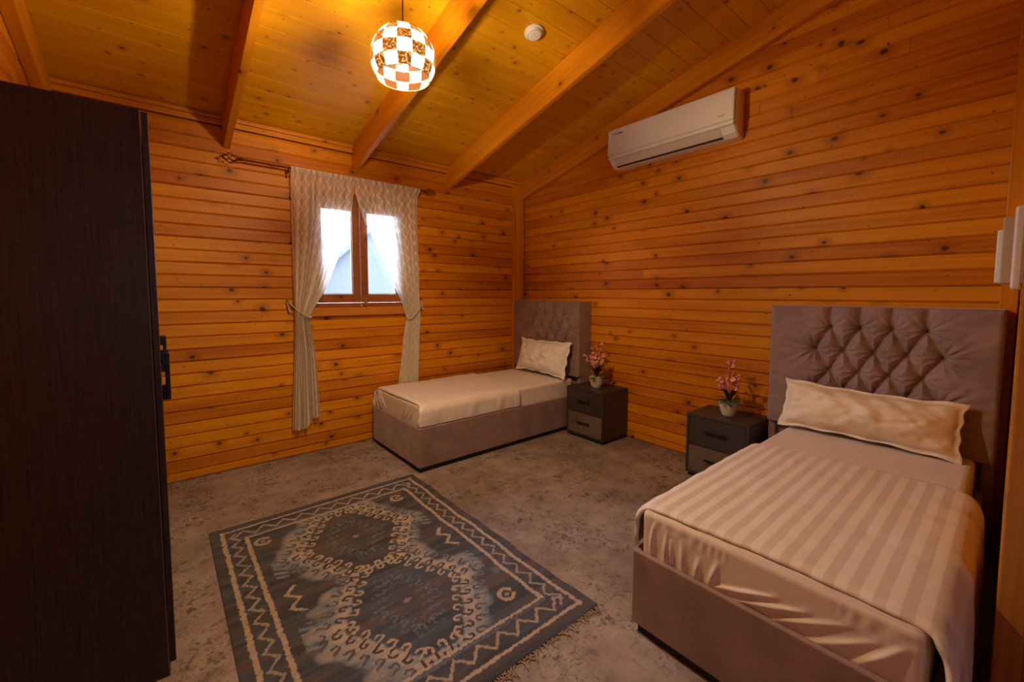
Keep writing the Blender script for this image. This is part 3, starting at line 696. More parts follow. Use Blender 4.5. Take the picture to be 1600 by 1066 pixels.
def duvet(name, label, mat, x0, x1f, path, amp, seed, side_fold):
    """path: list of (y,z) across the bed; swept from x0 (foot) to x1f(y)"""
    pts = [Vector((0, a, b)) for a, b in path]
    L_ = [0]
    for a, b in zip(pts[:-1], pts[1:]): L_.append(L_[-1]+(b-a).length)
    nu, nv = 210, 150
    s = np.linspace(0, L_[-1], nu)
    py = np.interp(s, L_, [p.y for p in pts]); pz = np.interp(s, L_, [p.z for p in pts])
    for _ in range(14):
        py[1:-1] = (py[:-2]+2*py[1:-1]+py[2:])/4; pz[1:-1] = (pz[:-2]+2*pz[1:-1]+pz[2:])/4
    ty = np.gradient(py); tz = np.gradient(pz); l = np.hypot(ty, tz); ny_, nz_ = -tz/l, ty/l
    sgn = 1 if nz_[nu//2] > 0 else -1
    ny_, nz_ = ny_*sgn, nz_*sgn
    v = np.linspace(0, 1, nv)[:, None]
    X = x0+(x1f(py)[None]-x0)*v + 0*py[None]
    side = np.clip(1-nz_, 0, 1)[None]
    n1 = smooth_noise((nv, nu), (14, 16), seed)*amp + smooth_noise((nv, nu), (40, 8), seed+1)*amp*0.25
    fold = side_fold*side*(np.sin(2*PI*(X*7+smooth_noise((nv, nu), (6, 3), seed+2)*0.7))*0.5+smooth_noise((nv, nu), (26, 5), seed+7)*0.8)
    # soft rolled edge at the foot
    roll = np.clip(1-(v*(x1f(0.5)-x0))/0.03, 0, 1)
    H = n1*np.clip(v*8, 0.2, 1) + fold - 0.014*roll**2
    X = X + 0.026*(1-np.clip(side, 0, 1))*np.clip(1-v*5, 0, 1)
    # ruffled hem at foot on the sides
    X = X + (0.005*side*np.sin(s[None]*70+seed)+0.004*np.sin(s[None]*9+seed)+0.0015*np.sin(s[None]*47))*np.clip(1-v*6, 0, 1)
    Yg = py[None]+ny_[None]*H; Zg = pz[None]+nz_[None]*H
    me = grid_me(X, Yg, Zg, (X, Yg))
    o = link(name, me, mat, None, None, smooth=True)
    md = o.modifiers.new('thickness', 'SOLIDIFY'); md.thickness = 0.014; md.offset = -sgn if False else 0
    tag(o, label, 'duvet'); return o
duvet('duvet', 'wide-striped cream duvet spread over the foreground bed', M_duvet2, 1.452, lambda y: 2.60-0.03*(y-0.09)/0.8,
      [(0.938, 0.350), (0.938, 0.42), (0.932, 0.485), (0.905, 0.516), (0.84, 0.524), (0.45, 0.529), (0.15, 0.524), (0.08, 0.515), (0.052, 0.47), (0.043, 0.38), (0.040, 0.22)], 0.0022, 21, 0.003)
duvet('duvet', 'cream duvet smoothed over the far corner bed', M_duvet1, 1.486, lambda y: 2.49+0.065*(y-2.75)/0.87,
      [(3.688, 0.30), (3.684, 0.40), (3.672, 0.475), (3.64, 0.51), (3.58, 0.518), (3.2, 0.522), (2.90, 0.517), (2.84, 0.508), (2.806, 0.47), (2.803, 0.40), (2.806, 0.350)], 0.0022, 31, 0.003)

def pillow(name, label, w_, h_, t_, M_, mat, seed, fl=0.035, dip=0.0):
    n = 90; m = 60
    u = np.linspace(-1, 1, n)[None]; v = np.linspace(-1, 1, m)[:, None]
    fu, fv = 1-fl/(w_/2), 1-fl/(h_/2)
    a = np.clip(np.abs(u)/fu, 0, 1); b = np.clip(np.abs(v)/fv, 0, 1)
    prof = (1-a**2.6)**0.62*(1-b**2.0)**0.70
    wr = smooth_noise((m, n), (7, 11), seed)*0.010+smooth_noise((m, n), (16, 24), seed+3)*0.0035
    ang = np.sin((u*9+v*4)*2)*0.003
    pinch = 1-0.05*(1-b**2)*a**4*0; 
    X = u*w_/2*(1-0.05*(1-np.abs(v)**2.5)*np.abs(u)**3)+0.004*np.sin(v*11+seed)*np.abs(u)**4*np.sign(u); Z = v*h_/2*(1-0.13*(1-np.abs(u)**2.6)*np.abs(v)**3)+0.004*np.sin(u*13+seed)*np.abs(v)**3
    Z = Z + dip*np.sin(u*2.2+0.6)*(v > 0)*np.abs(v)
    flw = 0.007*np.sin(u*16+seed)*np.clip(np.abs(v)-0.6, 0, 1)*2+0.008*np.sin(v*10+seed)*np.clip(np.abs(u)-0.75, 0, 1)*3
    Y1 = -(t_*0.6*prof+wr*prof**0.5+ang*prof)-0.0025+flw
    Y2 = (t_*0.4*prof)+0.0025+flw
    f1 = grid_me(X+0*v, Y1, Z+0*u, (X+0*v, Z+0*u)); f2 = grid_me((X+0*v)[:, ::-1], Y2[:, ::-1], (Z+0*u)[:, ::-1])
    me = join(f1, f2)
    bm = bmesh.new(); bm.from_mesh(me)
    be = [e for e in bm.edges if e.is_boundary]
    bmesh.ops.bridge_loops(bm, edges=be); bm.to_mesh(me); bm.free()
    o = link(name, me, mat, None, M_, smooth=True); tag(o, label, 'pillow'); return o
# local: x along width, z up the pillow, -y front.  Facing -x in world => rotate -90 about z
def pil_M(x, y, z, tilt, roll=0): return T(x, y, z) @ R(-PI/2, 'Z') @ R(tilt, 'X') @ R(roll, 'Y')
pillow('pillow', 'long cream pillow leaning on the foreground bed headboard', 0.815, 0.315, 0.19, pil_M(3.12, 0.535, 0.665, math.radians(-22), math.radians(1)), M_pillow2, 4, 0.022)
pillow('pillow', 'white striped pillow leaning on the far bed headboard', 0.735, 0.375, 0.18, pil_M(3.125, 3.155, 0.70, math.radians(-14), math.radians(1.5)), M_pillow1, 9, 0.022, dip=0.012)

# ------------------------------------------------------------------ nightstands
def nightstand(y0, y1, label, h=0.475):
    x0, x1 = 3.035, 3.405; t = 0.018
    o = empty('nightstand', ((x0+x1)/2, (y0+y1)/2, 0)); tag(o, label, 'nightstand')
    Mi = T(-(x0+x1)/2, -(y0+y1)/2, 0)
    B = lambda n, b, m, bev=0.0015, par=o: box(n, b, m, par, bev=bev, M=Mi if par is o else None)
    B('top', (x0, x1, y0, y1, h-t, h), M_nsdark)
    B('side_panel', (x0, x1, y0, y0+t, .03, h-t), M_nsdark); B('side_panel', (x0, x1, y1-t, y1, .03, h-t), M_nsdark)
    B('back_panel', (x1-t, x1, y0+t, y1-t, .03, h-t), M_nsdark); B('bottom_panel', (x0, x1-t, y0+t, y1-t, .03, .03+t), M_nsdark)
    B('plinth', (x0+.02, x1, y0+.01, y1-.01, 0, .03), M_black)
    zm = .03+t+(h-2*t-.03)*0.48
    for (za, zb, mt, lb) in ((zm+.002, h-t-.003, M_nsdark, 'dark grey drawer'), (.03+t+.001, zm-.002, M_nswood, 'wood-grain drawer')):
        d = B('drawer', (x0+.001, x0+.30, y0+t+.002, y1-t-.002, za, zb), mt); d['label'] = lb
        ym, zz = (y0+y1)/2, (za+zb)/2+.012
        hm = join(box_me('g', x0-.024, x0-.014, ym-.072, ym+.072, zz-.006, zz+.006, .003), box_me('g', x0-.018, x0+.001, ym-.062, ym-.046, zz-.005, zz+.005, .002), box_me('g', x0-.018, x0+.001, ym+.046, ym+.062, zz-.005, zz+.005, .002))
        link('handle', hm, M_blackmetal, d)
    return o
nightstand(2.290, 2.722, 'dark two-drawer nightstand beside the far corner bed')
nightstand(1.095, 1.525, 'dark two-drawer nightstand partly hidden by the foreground bed')

# ------------------------------------------------------------------ potted flowers
def leaf_me(L_, w_, bend):
    v = []; f = []
    n = 7
    for i in range(n):
        t = i/(n-1); ww = w_*math.sin(PI*min(1, t*0.92+0.06))**0.8
        x = L_*t; z = -bend*L_*t*t
        v += [(x, -ww/2, z+0.1*ww), (x, 0, z), (x, ww/2, z+0.1*ww)]
    for i in range(n-1):
        for k in (0, 1): a = i*3+k; f.append((a, a+1, a+4, a+3))
    return mesh('leaf', v, f)
def blossom_me():
    parts = []
    for k in range(5):
        m = leaf_me(0.017, 0.012, -0.35); m.transform(R(2*PI*k/5, 'Z') @ R(-0.5, 'Y')); parts.append(m)
    m = lathe_me([(0.0001, -0.008), (0.003, -0.004), (0.0035, 0.002), (0.0001, 0.006)], 6); parts.append(m)
    return join(*parts)
bl_a = blossom_me(); bl_a.materials.append(M_petal2); bl_b = bl_a.copy(); bl_b.materials.clear(); bl_b.materials.append(M_petal)
lf_g = leaf_me(0.045, 0.02, 0.5); lf_g.materials.append(M_leaf); lf_d = leaf_me(0.085, 0.022, 0.25); lf_d.materials.append(M_leafd)
lf_l = leaf_me(0.062, 0.022, 0.4); lf_l.materials.append(M_leaf)
def pot_plant(x, y, z, label, seed, grassy, sc=1.0):
    rd = random.Random(seed)
    o = empty('potted_flower', (x, y, z)); o.scale = (sc,)*3; tag(o, label, 'potted plant')
    prof = [(0.0001, 0.0), (0.028, 0.0), (0.031, 0.004), (0.040, 0.03), (0.046, 0.055), (0.050, 0.074), (0.052, 0.078), (0.050, 0.081), (0.045, 0.078), (0.043, 0.06), (0.0001, 0.058)]
    pm = lathe_me(prof, 48)
    for v_ in pm.vertices:
        r = math.hypot(v_.co.x, v_.co.y); a = math.atan2(v_.co.y, v_.co.x)
        if r > 0.03 and v_.co.z < 0.078:
            k = 1+0.035*math.sin(a*12+v_.co.z*90); v_.co.x *= k; v_.co.y *= k
        if v_.co.z > 0.073: v_.co.z += 0.003*math.sin(a*8)
    link('pot', pm, M_pot, o, None, smooth=True)
    stems = []
    spikes = 5 if grassy else 6
    for s in range(spikes):
        a = 2*PI*s/spikes+rd.uniform(-.3, .3); lean = rd.uniform(0.02, 0.075) if s else 0.0
        if not grassy: lean += 0.012
        top = rd.uniform(0.19, 0.27) if s else (0.30 if grassy else 0.28)
        P = [(0.012*math.cos(a)*(1-t)+lean*math.cos(a)*t**1.4, 0.012*math.sin(a)*(1-t)+lean*math.sin(a)*t**1.4, 0.06+(top-0.06)*t) for t in np.linspace(0, 1, 9)]
        stems.append(P)
        for k in range(7 if s else 9):
            t = 0.52+0.48*k/7.5; p = np.array(P[0])*0; i = min(7, int(t*8)); fr = t*8-i; p = np.array(P[i])*(1-fr)+np.array(P[min(8, i+1)])*fr
            b = rd.uniform(0, 2*PI); rr = rd.uniform(0.006, 0.02)
            Mb = T(p[0]+rr*math.cos(b), p[1]+rr*math.sin(b), p[2]+rd.uniform(-.005, .006)) @ R(b, 'Z') @ R(rd.uniform(0.3, 1.5), 'Y') @ Matrix.Scale(rd.uniform(0.75, 1.25), 4)
            link('blossom', bl_a if rd.random() < (0.5 if grassy else 0.75) else bl_b, None, o, Mb, smooth=True)
    link('stems', tube_me(stems, 0.0016, 5), M_stem, o, None)
    for k in range(34 if grassy else 18):
        a = rd.uniform(0, 2*PI); el = rd.uniform(-0.9, 0.1)
        link('leaf', lf_g if grassy else lf_l, None, o, T(0.030*math.cos(a), 0.030*math.sin(a), 0.074+rd.uniform(0, .02)) @ R(a, 'Z') @ R(el, 'Y') @ Matrix.Scale(rd.uniform(.7, 1.1), 4), smooth=True)
    for k in range(8):
        a = 2*PI*k/8+rd.uniform(-.3, .3)
        link('leaf', lf_d, None, o, T(0.006*math.cos(a), 0.006*math.sin(a), 0.085) @ R(a, 'Z') @ R(rd.uniform(-1.35, -0.9), 'Y'), smooth=True)
    return o
pot_plant(3.19, 2.49, 0.4755, 'cream pot of light pink flowers on the nightstand by the far bed', 3, False, 1.4)
pot_plant(3.19, 1.295, 0.4755, 'white pot with mossy greenery and deep pink flowers near the foreground bed', 5, True, 1.33)

# ------------------------------------------------------------------ wardrobe
wd = empty('wardrobe', (-0.26, 2.65, 0)); tag(wd, 'tall dark brown wardrobe along the left wall', 'wardrobe'); Mi = T(0.26, -2.65, 0)
WY0, WY1, WT = 1.845, 3.445, 1.96
B = lambda n, b, m=M_wen, bev=0.0015: box(n, b, m, wd, bev=bev, M=Mi)
B('side_panel', (-0.50, -0.024, WY0, WY0+.02, 0, WT)); B('side_panel', (-0.50, -0.024, WY1-.02, WY1, 0, WT))
B('top_panel', (-0.50, -0.024, WY0+.02, WY1-.02, WT-.02, WT)); B('bottom_panel', (-0.50, -0.024, WY0+.02, WY1-.02, .06, .08)); B('back_panel', (-0.503, -0.495, WY0+.02, WY1-.02, .06, WT-.02))
B('plinth', (-0.08, -0.06, WY0+.02, WY1-.02, 0, .06), M_black)
link('edge_band', box_me('eb', -0.0245, -0.0225, WY0-0.0005, WY0+.0195, 0.0, WT, 0), plain('metal_edge_band', (0.22, 0.17, 0.15), 0.35), wd, Mi)
for i in range(4):
    a = WY0+.003+i*0.3990; b = a+0.396
    d = B('door', (-0.020, -0.002, a, b, .045, WT-.004), M_wen, 0.002)
    hy = b-.05 if i % 2 == 0 else a+.05
    za, zb_ = 0.925, 1.12
    hm = join(box_me('h', 0.010, 0.026, hy-.008, hy+.008, za, zb_, .005, 3), box_me('h', -0.002, 0.014, hy-.007, hy+.007, za, za+.045, .004), box_me('h', -0.002, 0.014, hy-.007, hy+.007, zb_-.045, zb_, .004))
    link('handle', hm, M_blackmetal, d)

# ------------------------------------------------------------------ air conditioner
ac = empty('air_conditioner', (3.33, 1.88, 2.66)); tag(ac, 'white wall-mounted split air conditioner high on the right wall', 'air conditioner'); Mi = T(-3.33, -1.88, -2.66)
AY0, AY1 = 1.352, 2.440
def extrude(prof, y0, y1, mat, name, parent, bev=0.008, M_=None):
    n = len(prof); v = [(x, y0, z) for x, z in prof]+[(x, y1, z) for x, z in prof]
    f = [tuple(range(n)), tuple(range(2*n-1, n-1, -1))]+[(i+n, (i+1) % n+n, (i+1) % n, i) for i in range(n)]
    me = mesh(name, v, f); bm = bmesh.new(); bm.from_mesh(me); bmesh.ops.recalc_face_normals(bm, faces=bm.faces[:])
    if bev: bmesh.ops.bevel(bm, geom=[e for e in bm.edges if abs(e.calc_face_angle(0)) > 0.6], offset=bev, segments=3, affect='EDGES')
    bm.to_mesh(me); bm.free(); return link(name, me, mat, parent, M_)
body = extrude([(3.419, 2.852), (3.275, 2.850), (3.263, 2.845), (3.254, 2.60), (3.262, 2.585), (3.30, 2.535), (3.345, 2.512), (3.419, 2.508)], AY0+.004, AY1, M_white, 'body', ac, 0.006, Mi)
extrude([(3.253, 2.838), (3.244, 2.832), (3.237, 2.70), (3.236, 2.612), (3.253, 2.612)], AY0+.002, AY1+.002, M_white, 'front_panel', ac, 0.005, Mi)
extrude([(3.255, 2.604), (3.241, 2.604), (3.244, 2.585), (3.262, 2.580)], AY0+.004, AY1, M_white, 'lower_trim', ac, 0.003, Mi)
fl = extrude([(3.258, 2.578), (3.262, 2.582), (3.309, 2.524), (3.305, 2.520)], AY0+.105, AY1-.055, plain('louver_plastic', (0.62, 0.60, 0.60), 0.3), 'louver', ac, 0.0, Mi)
extrude([(3.299, 2.5245), (3.308, 2.5175), (3.314, 2.5135), (3.320, 2.520)], AY0+.105, AY1-.055, M_slot, 'air_slot', ac, 0, Mi)
extrude([(3.412, 2.84), (3.275, 2.838), (3.27, 2.60), (3.31, 2.545), (3.35, 2.522), (3.412, 2.518)], AY0+.001, AY0+.0045, M_side, 'side_cover', ac, 0, Mi)
def text_me(s, size, ext=0.0006):
    cu = bpy.data.curves.new('t', 'FONT'); cu.body = s; cu.size = size; cu.extrude = ext; cu.offset = size*0.012
    o = bpy.data.objects.new('t', cu); C.objects.link(o); bpy.context.view_layer.update()
    me = bpy.data.meshes.new_from_object(o.evaluated_get(bpy.context.evaluated_depsgraph_get())); bpy.data.objects.remove(o); return me
# text: local x -> -y world (reads left to right from the room), local y -> z
MT = Matrix(((0, 0, -1, 0), (-1, 0, 0, 0), (0, 1, 0, 0), (0, 0, 0, 1)))
lg = link('logo_lettering', text_me('OTTOMN', 0.024), M_dark, ac, Mi @ T(3.2405, 2.39, 2.782) @ MT); lg['label'] = 'small dark lettering'
lg = link('model_lettering', text_me('Inverter', 0.016), M_grey, ac, Mi @ T(3.2358, 1.465, 2.655) @ MT); lg['label'] = 'small grey lettering'
link('indicator_light', box_me('i', 3.2405, 3.2425, 1.425, 1.45, 2.590, 2.600, 0.001), M_white2, ac, Mi)

# ------------------------------------------------------------------ smoke alarm
sd = empty('smoke_detector', (1.968, 2.088, zc(2.088))); tag(sd, 'round white smoke alarm on the ceiling between two beams', 'smoke alarm')
sd.rotation_euler = (AL*-1, 0, 0)
sm = lathe_me([(0.0001, 0), (0.060, 0), (0.062, -0.003), (0.062, -0.014), (0.057, -0.018), (0.0001, -0.018)], 48)
link('base', sm, M_white2, sd, None, smooth=False)
sm = lathe_me([(0.050, -0.018), (0.052, -0.020), (0.050, -0.032), (0.044, -0.0335), (0.043, -0.0345), (0.030, -0.037), (0.0001, -0.038)], 48)
link('cap', sm, M_white2, sd, None, smooth=False)
link('vent_ring', lathe_me([(0.0465, -0.0325), (0.0475, -0.0342), (0.0445, -0.0345), (0.0445, -0.0330)], 48), M_grey, sd)
link('status_light', lathe_me([(0.0001, -0.0405), (0.003, -0.0395), (0.003, -0.036)], 10), M_grey, sd, T(-.015, -.015, 0))

# ------------------------------------------------------------------ pendant lamp
pl_ = empty('pendant_lamp', LAMP); tag(pl_, 'lit globe pendant lamp of chequered glass and glitter tiles hanging from the ceiling', 'pendant lamp')
RS = 0.145
ztop = zc(LAMP.y)-LAMP.z
link('cord', tube_me([[(0, 0, RS*0.97), (0, 0, ztop-0.02)]], 0.0028, 8), M_black, pl_)
link('ceiling_rose', lathe_me([(0.0001, ztop-0.045), (0.035, ztop-0.04), (0.05, ztop-0.02), (0.052, ztop+0.004), (0.0001, ztop+0.004)], 32), M_bronze, pl_, None, smooth=True)
link('bulb_socket', lathe_me([(0.0001, 0.13), (0.018, 0.13), (0.020, 0.10), (0.018, 0.055), (0.0001, 0.055)], 20), M_bronze, pl_, None, smooth=True)
bl = [(0.012, 0.052)]+[(0.030*math.sin(a), 0.015+0.030*math.cos(a)) for a in np.linspace(0.5, PI-0.01, 12)]
link('bulb', lathe_me(bl, 24), M_bulb, pl_, None, smooth=True)
lats = [-34, -13, 8, 29, 50, 68, 80]; NC = 14
tiles = {}
for r in range(len(lats)-1):
    a0, a1 = math.radians(lats[r]+0.8), math.radians(lats[r+1]-0.8)
    for kind, mat in ((0, M_glow), (1, M_mosaic)):
        dth = 2*PI/NC; v = []; f = []; n = 4
        for i in range(n+1):
            la = a0+(a1-a0)*i/n
            for j in range(n+1):
                th = -dth/2*0.965+dth*0.965*j/n
                v.append((RS*math.cos(la)*math.cos(th), RS*math.cos(la)*math.sin(th), RS*math.sin(la)))
        for i in range(n):
            for j in range(n): a = i*(n+1)+j; f.append((a, a+1, a+n+2, a+n+1))
        me = mesh('tile', v, f); me.materials.append(mat); tiles[(r, kind)] = me
    for c in range(NC):
        kind = (c+r) % 2
        link('opal_tile' if kind == 0 else 'glitter_tile', tiles[(r, kind)], None, pl_, R(2*PI*(c+0.5*0)/NC+0.25, 'Z'), smooth=True)
for la in lats:
    a = math.radians(la); rr = RS*math.cos(a)
    link('shade_ring', tube_me([[(rr*math.cos(t), rr*math.sin(t), RS*math.sin(a)) for t in np.linspace(0, 2*PI, 41)[:-1]]], 0.0013, 5, closed=True), M_brass, pl_)

# ------------------------------------------------------------------ wall boxes at the front right corner
bx = empty('fuse_box', (2.85, 0, 1.53)); tag(bx, 'beige switch box on the front wall near the corner post', 'wall box')
box('case', (-0.12, 0.10, -0.0045, 0.055, -0.125, 0.15), M_beige, bx, bev=0.006, seg=3)
box('cover', (-0.05, 0.25, 0.035, 0.071, -0.12, 0.105), M_white2, bx, bev=0.006, seg=3)
bx = empty('thermostat', (1.9, 0, 1.49)); tag(bx, 'rounded white plastic box on the wall at the right edge', 'wall box')
box('case', (0.06, 0.30, -0.005, 0.018, -0.115, 0.13), M_white2, bx, bev=0.009, seg=4)
box('back_plate', (0.055, 0.305, -0.0055, 0.002, -0.10, 0.115), M_beige, bx, bev=0.001)

# ------------------------------------------------------------------ rug
def rug():
    W_, H_ = 1.265, 1.725; nx, ny = 330, 450
    u = np.linspace(0, W_, nx)[None]; v = np.linspace(0, H_, ny)[:, None]; U = u+0*v; V = v+0*u
    r = np.random.default_rng(11)
    jit = smooth_noise((ny, nx), (160, 60), 4)*0.0024; U2 = U+jit; V2 = V+smooth_noise((ny, nx), (150, 150), 5)*0.0025
    slate = np.array([0.048, 0.058, 0.085]); brown = np.array([0.075, 0.055, 0.052]); dark = np.array([0.030, 0.030, 0.036])
    cream = np.array([0.36, 0.285, 0.225]); blue = np.array([0.150, 0.185, 0.235]); rose = np.array([0.30, 0.20, 0.18])
    rows_ = np.repeat(r.random((ny//3+1, 1)), 3, 0)[:ny]; patch = smooth_noise((ny, nx), (60, 5), 6)
    base = dark+(slate-dark)*np.clip(0.5+0.5*patch+0.5*(rows_-0.5), 0, 1)[..., None]
    base = base+(brown-base)*(np.clip(smooth_noise((ny, nx), (40, 3), 8)*0.7+0.25, 0, 1))[..., None]
    col = base.copy()
    def put(mask, c, f=1.0):
        nonlocal col
        m = (mask*f)[..., None] if mask.dtype != bool else (mask.astype(float)*f)[..., None]
        col = col*(1-m)+np.asarray(c)*m
    du = np.minimum(U2, W_-U2); dv = np.minimum(V2, H_-V2)
    # hexagon medallions
    def hexpts(cv, off):
        k = 1+off/0.27
        return [(0.635+0.085*k, cv+0.315+off), (0.635+0.275+off*1.1, cv), (0.635+0.085*k, cv-0.315-off), (0.635-0.085*k, cv-0.315-off), (0.635-0.275-off*1.1, cv), (0.635-0.085*k, cv+0.315+off)]
    def hexd(cv):
        x = np.abs(U2-0.635); y = np.abs(V2-cv); n = math.hypot(0.315, 0.19)
        return np.maximum(((x-0.085)*0.315+y*0.19-0.315*0.19)/n, y-0.315)
    A = hexd(1.175); Bq = hexd(0.545); D = np.minimum(A, Bq)+0.006*smooth_noise((ny, nx), (40, 30), 33)
    inner = (du > 0.165) & (dv > 0.19)
    mott = smooth_noise((ny, nx), (110, 26), 12); m2_ = smooth_noise((ny, nx), (26, 14), 13)
    sm = lambda x, a_, b_: np.clip((x-a_)/(b_-a_), 0, 1)
    f = (sm(D, 0.0, 0.012)*(1-sm(D, 0.085+0.02*m2_, 0.135+0.03*m2_)))*inner
    put(f, blue*1.05, 0.9)
    put(f*np.clip(0.35+0.55*mott+0.5*m2_, 0, 1), cream*0.82, 0.85)
    f = (sm(D, 0.004, 0.014)*(1-sm(D, 0.045, 0.075)))*inner
    put(f*np.clip(0.75+0.35*mott, 0, 1), cream)
    def hooks(cv, off, step, size, c, f_, flip=1, inward=1, phase=0.0):
        P = hexpts(cv, off); other = Bq if cv > 1 else A
        for i in range(6):
            p, q_ = np.array(P[i]), np.array(P[(i+1) % 6]); L_ = np.linalg.norm(q_-p); n = max(1, int(round(L_/step))); t = (q_-p)/L_
            nr = np.array([0.635, cv])-(p+q_)/2; nr = nr/np.linalg.norm(nr)*inward
            for j in range(n):
                o_ = p+t*L_*(j+0.5+phase)/n
                x0_, x1_ = np.searchsorted(u[0], [o_[0]-3*size, o_[0]+3*size]); y0_, y1_ = np.searchsorted(v[:, 0], [o_[1]-3*size, o_[1]+3*size])
                if x1_ <= x0_ or y1_ <= y0_: continue
                sl = (slice(y0_, y1_), slice(x0_, x1_)); du_ = U2[sl]-o_[0]; dv_ = V2[sl]-o_[1]
                a_ = (du_*t[0]+dv_*t[1])*flip/size; b_ = (du_*nr[0]+dv_*nr[1])/size
                stem = (np.abs(a_+0.55) < 0.26) & (b_ > -0.6) & (b_ < 1.0)
                arc = (np.abs(np.hypot(a_, b_-0.85)-0.58) < 0.24) & (b_ > 0.75)
                tip = (np.abs(a_-0.55) < 0.24) & (b_ > 0.35) & (b_ < 1.0)
                m = (stem | arc | tip) & inner[sl] & (other[sl] > -0.005)
                col[sl][m] = col[sl][m]*(1-f_)+np.asarray(c)*f_
    for cv in (1.175, 0.545):
        hooks(cv, 0.0, 0.060, 0.023, cream, 0.95, 1, 1)
        hooks(cv, 0.014, 0.060, 0.022, dark*0.8, 0.97, -1, -1, 0.5)
        hooks(cv, 0.110, 0.062, 0.023, base.mean((0, 1)), 0.9, 1, 1)
        hooks(cv, 0.10, 0.062, 0.018, blue, 0.6, -1, -1, 0.5)
        hooks(cv, -0.125, 0.060, 0.018, blue*0.75, 0.75, 1, 1); hooks(cv, -0.12, 0.060, 0.016, blue*0.6, 0.6, -1, -1, 0.5)
        hooks(cv, -0.165, 0.055, 0.014, rose*0.55, 0.5, 1, 1)
        hh = hexd(cv)
        put((hh < -0.20), slate*0.8, 0.7)
        x = np.abs(U2-0.635); y = np.abs(V2-cv); put((x+y*1.3 < 0.022), rose*1.0, 0.8)
    # waist line between medallions
    put((np.abs(V2-0.86) < 0.006) & (np.abs(U2-0.635) < 0.085), cream*0.95)
    # side and corner motifs
    for cu in (0.245, W_-0.245):
        z_ = np.abs(((V2-0.86)/0.05) % 2-1)*0.045; put((np.abs(U2-cu+0.02-z_) < 0.011) & (np.abs(V2-0.86) < 0.10), cream, 0.9)
        for cv in (0.30, H_-0.28):
            rr = np.hypot((U2-cu+0.02), (V2-cv)*1.0); aa = np.arctan2(V2-cv, U2-cu)
            put((np.abs(rr-0.034) < 0.010) & (np.abs(aa) > 0.6), cream*0.95, 0.9); put(rr < 0.012, rose, 0.9)
        for cv in (0.60, 1.12):
            kk = ((V2-cv)/0.04+(U2-cu)*12) % 1; put((np.abs(V2-cv) < 0.08) & (np.abs(U2-cu) < 0.028) & (kk < 0.5), blue*1.1, 0.8)
    # border lines
    out = np.minimum(du-0.052, dv-0.052)
    put((np.abs(du-0.058) < 0.010) & (dv > 0.046), cream, 0.95); put((np.abs(dv-0.062) < 0.008) & (du > 0.048), cream, 0.95)
    put((np.abs(du-0.160) < 0.010) & (dv > 0.178), cream, 0.95); put((np.abs(dv-0.186) < 0.007) & (du > 0.150), cream, 0.95)
    put((np.abs(dv-0.168) < 0.005) & (du > 0.150), blue*0.7, 0.8)
    zz = np.abs((V2/0.048) % 2-1)*0.044-0.022
    put((np.abs(du-0.109-zz) < 0.008) & (dv > 0.10), cream*0.92, 0.9)
    zz = np.abs((U2/0.052) % 2-1)*0.056-0.028
    put((np.abs(dv-0.124-zz) < 0.009) & (du > 0.09), cream*0.92, 0.9)
    zt2 = (np.abs((V2/0.048+1) % 2-1)*0.044-0.022)
    put((np.abs(du-0.109+zt2) < 0.004) & (dv > 0.18), blue*0.9, 0.4)
    # weave noise
    col *= (0.86+0.22*r.random((ny, nx)))[..., None]*(0.90+0.20*rows_)[..., None]
    col = np.clip(col*1.2, 0, 1)
    Z = 0.0075+0.0012*r.random((ny, nx))+0.0012*np.abs(smooth_noise((ny, nx), (12, 9), 15))
    e = np.minimum(np.minimum(U, W_-U), np.minimum(V, H_-V)); Z = np.where(e < 0.002, 0.0008, Z)
    wob = 0.004*np.sin(V*9+1)+0.003*np.sin(V*23)
    me = grid_me(U+wob*(U/W_), V-0.010*U/W_, Z)
    ca = me.color_attributes.new('weave', 'FLOAT_COLOR', 'POINT')
    rgba = np.ones((ny*nx, 4), np.float32); rgba[:, :3] = col.reshape(-1, 3); ca.data.foreach_set('color', rgba.reshape(-1))
    q = NT('woven_wool'); at = q.n('Attribute'); at.attribute_name = 'weave'
    q.l(at.outputs['Color'], q.b.inputs['Base Color']); q.b.inputs['Roughness'].default_value = 0.95; q.b.inputs['Sheen Weight'].default_value = 0.2
    nz = q.n('TexNoise'); nz.inputs['Scale'].default_value = 500; tc = q.n('TexCoord'); q.l(tc.outputs['Object'], nz.inputs['Vector']); q.bump(nz.outputs[0], 0.5, 0.002)
    o = empty('rug', (0.165, 1.100, 0)); tag(o, 'flat-woven slate blue rug with cream hooked medallions on the floor', 'rug')
    link('woven_field', me, q.m, o)
    rd = random.Random(4); P = []
    for i in range(150):
        x = 0.005+1.25*i/149; L_ = rd.uniform(0.02, 0.055); a = rd.uniform(-0.9, 0.9); c = rd.uniform(-1.5, 1.5)
        pts = [(x, -0.008*x/W_+0.002, 0.006)]
        for k in range(1, 6):
            a += c*0.25; p = pts[-1]; pts.append((p[0]+math.sin(a)*L_/5, p[1]-math.cos(a)*L_/5, 0.003+0.003*abs(math.sin(k*1.3+i))))
        P.append(pts)
    for i in range(110):
        x = 0.005+1.25*i/109; L_ = rd.uniform(0.018, 0.04); a = rd.uniform(-0.5, 0.9)
        P.append([(x, H_-0.002-0.01*x/W_, 0.005), (x+math.sin(a)*L_*.5, H_+math.cos(a)*L_*.5-0.01*x/W_, 0.004), (x+math.sin(a+.3)*L_, H_+math.cos(a+.3)*L_-0.01*x/W_, 0.002)])
    f_ = link('fringe', tube_me(P, 0.0018, 4), plain('fringe_cotton', (0.40, 0.31, 0.25), 0.9, noise=0.2), o); f_['kind'] = 'stuff'
rug()

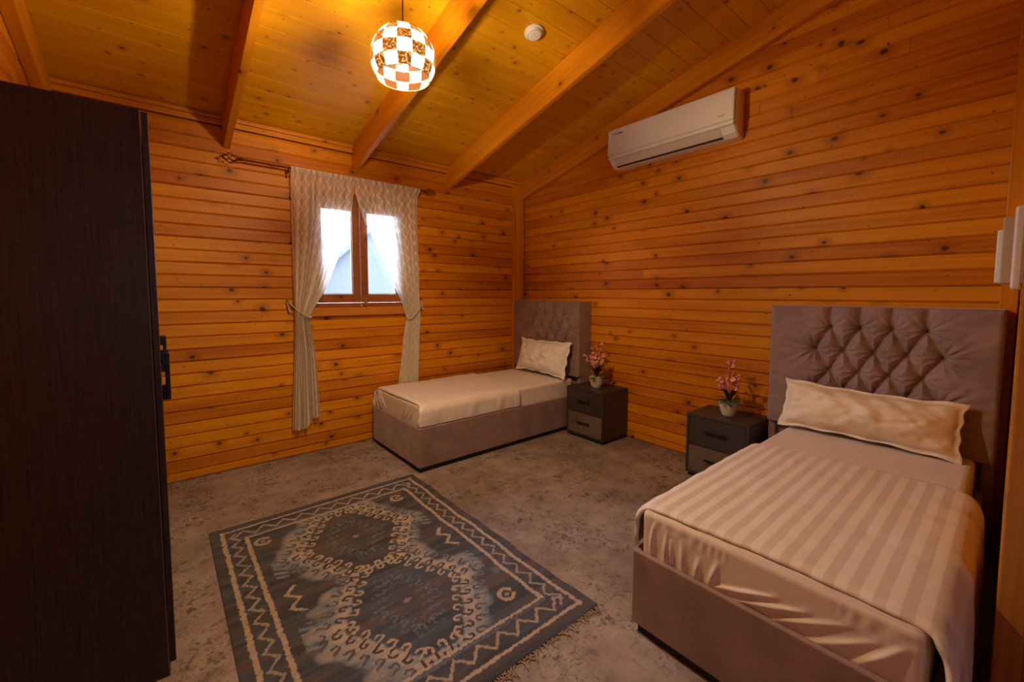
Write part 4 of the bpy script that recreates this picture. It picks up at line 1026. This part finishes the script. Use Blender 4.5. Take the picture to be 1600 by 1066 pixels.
# repeats share a group
for pre, g in (('bed', 'velvet single beds'), ('mattress', 'mattresses on the beds'), ('duvet', 'duvets on the beds'), ('pillow', 'pillows at the headboards'), ('nightstand', 'two-drawer nightstands'),
               ('potted_flower', 'potted flowers on the nightstands'), ('sheer_curtain', 'lace curtains at the window'), ('tieback', 'rope tiebacks')):
    for o in C.objects:
        if o.parent is None and o.name.split('.')[0] == pre: o['group'] = g
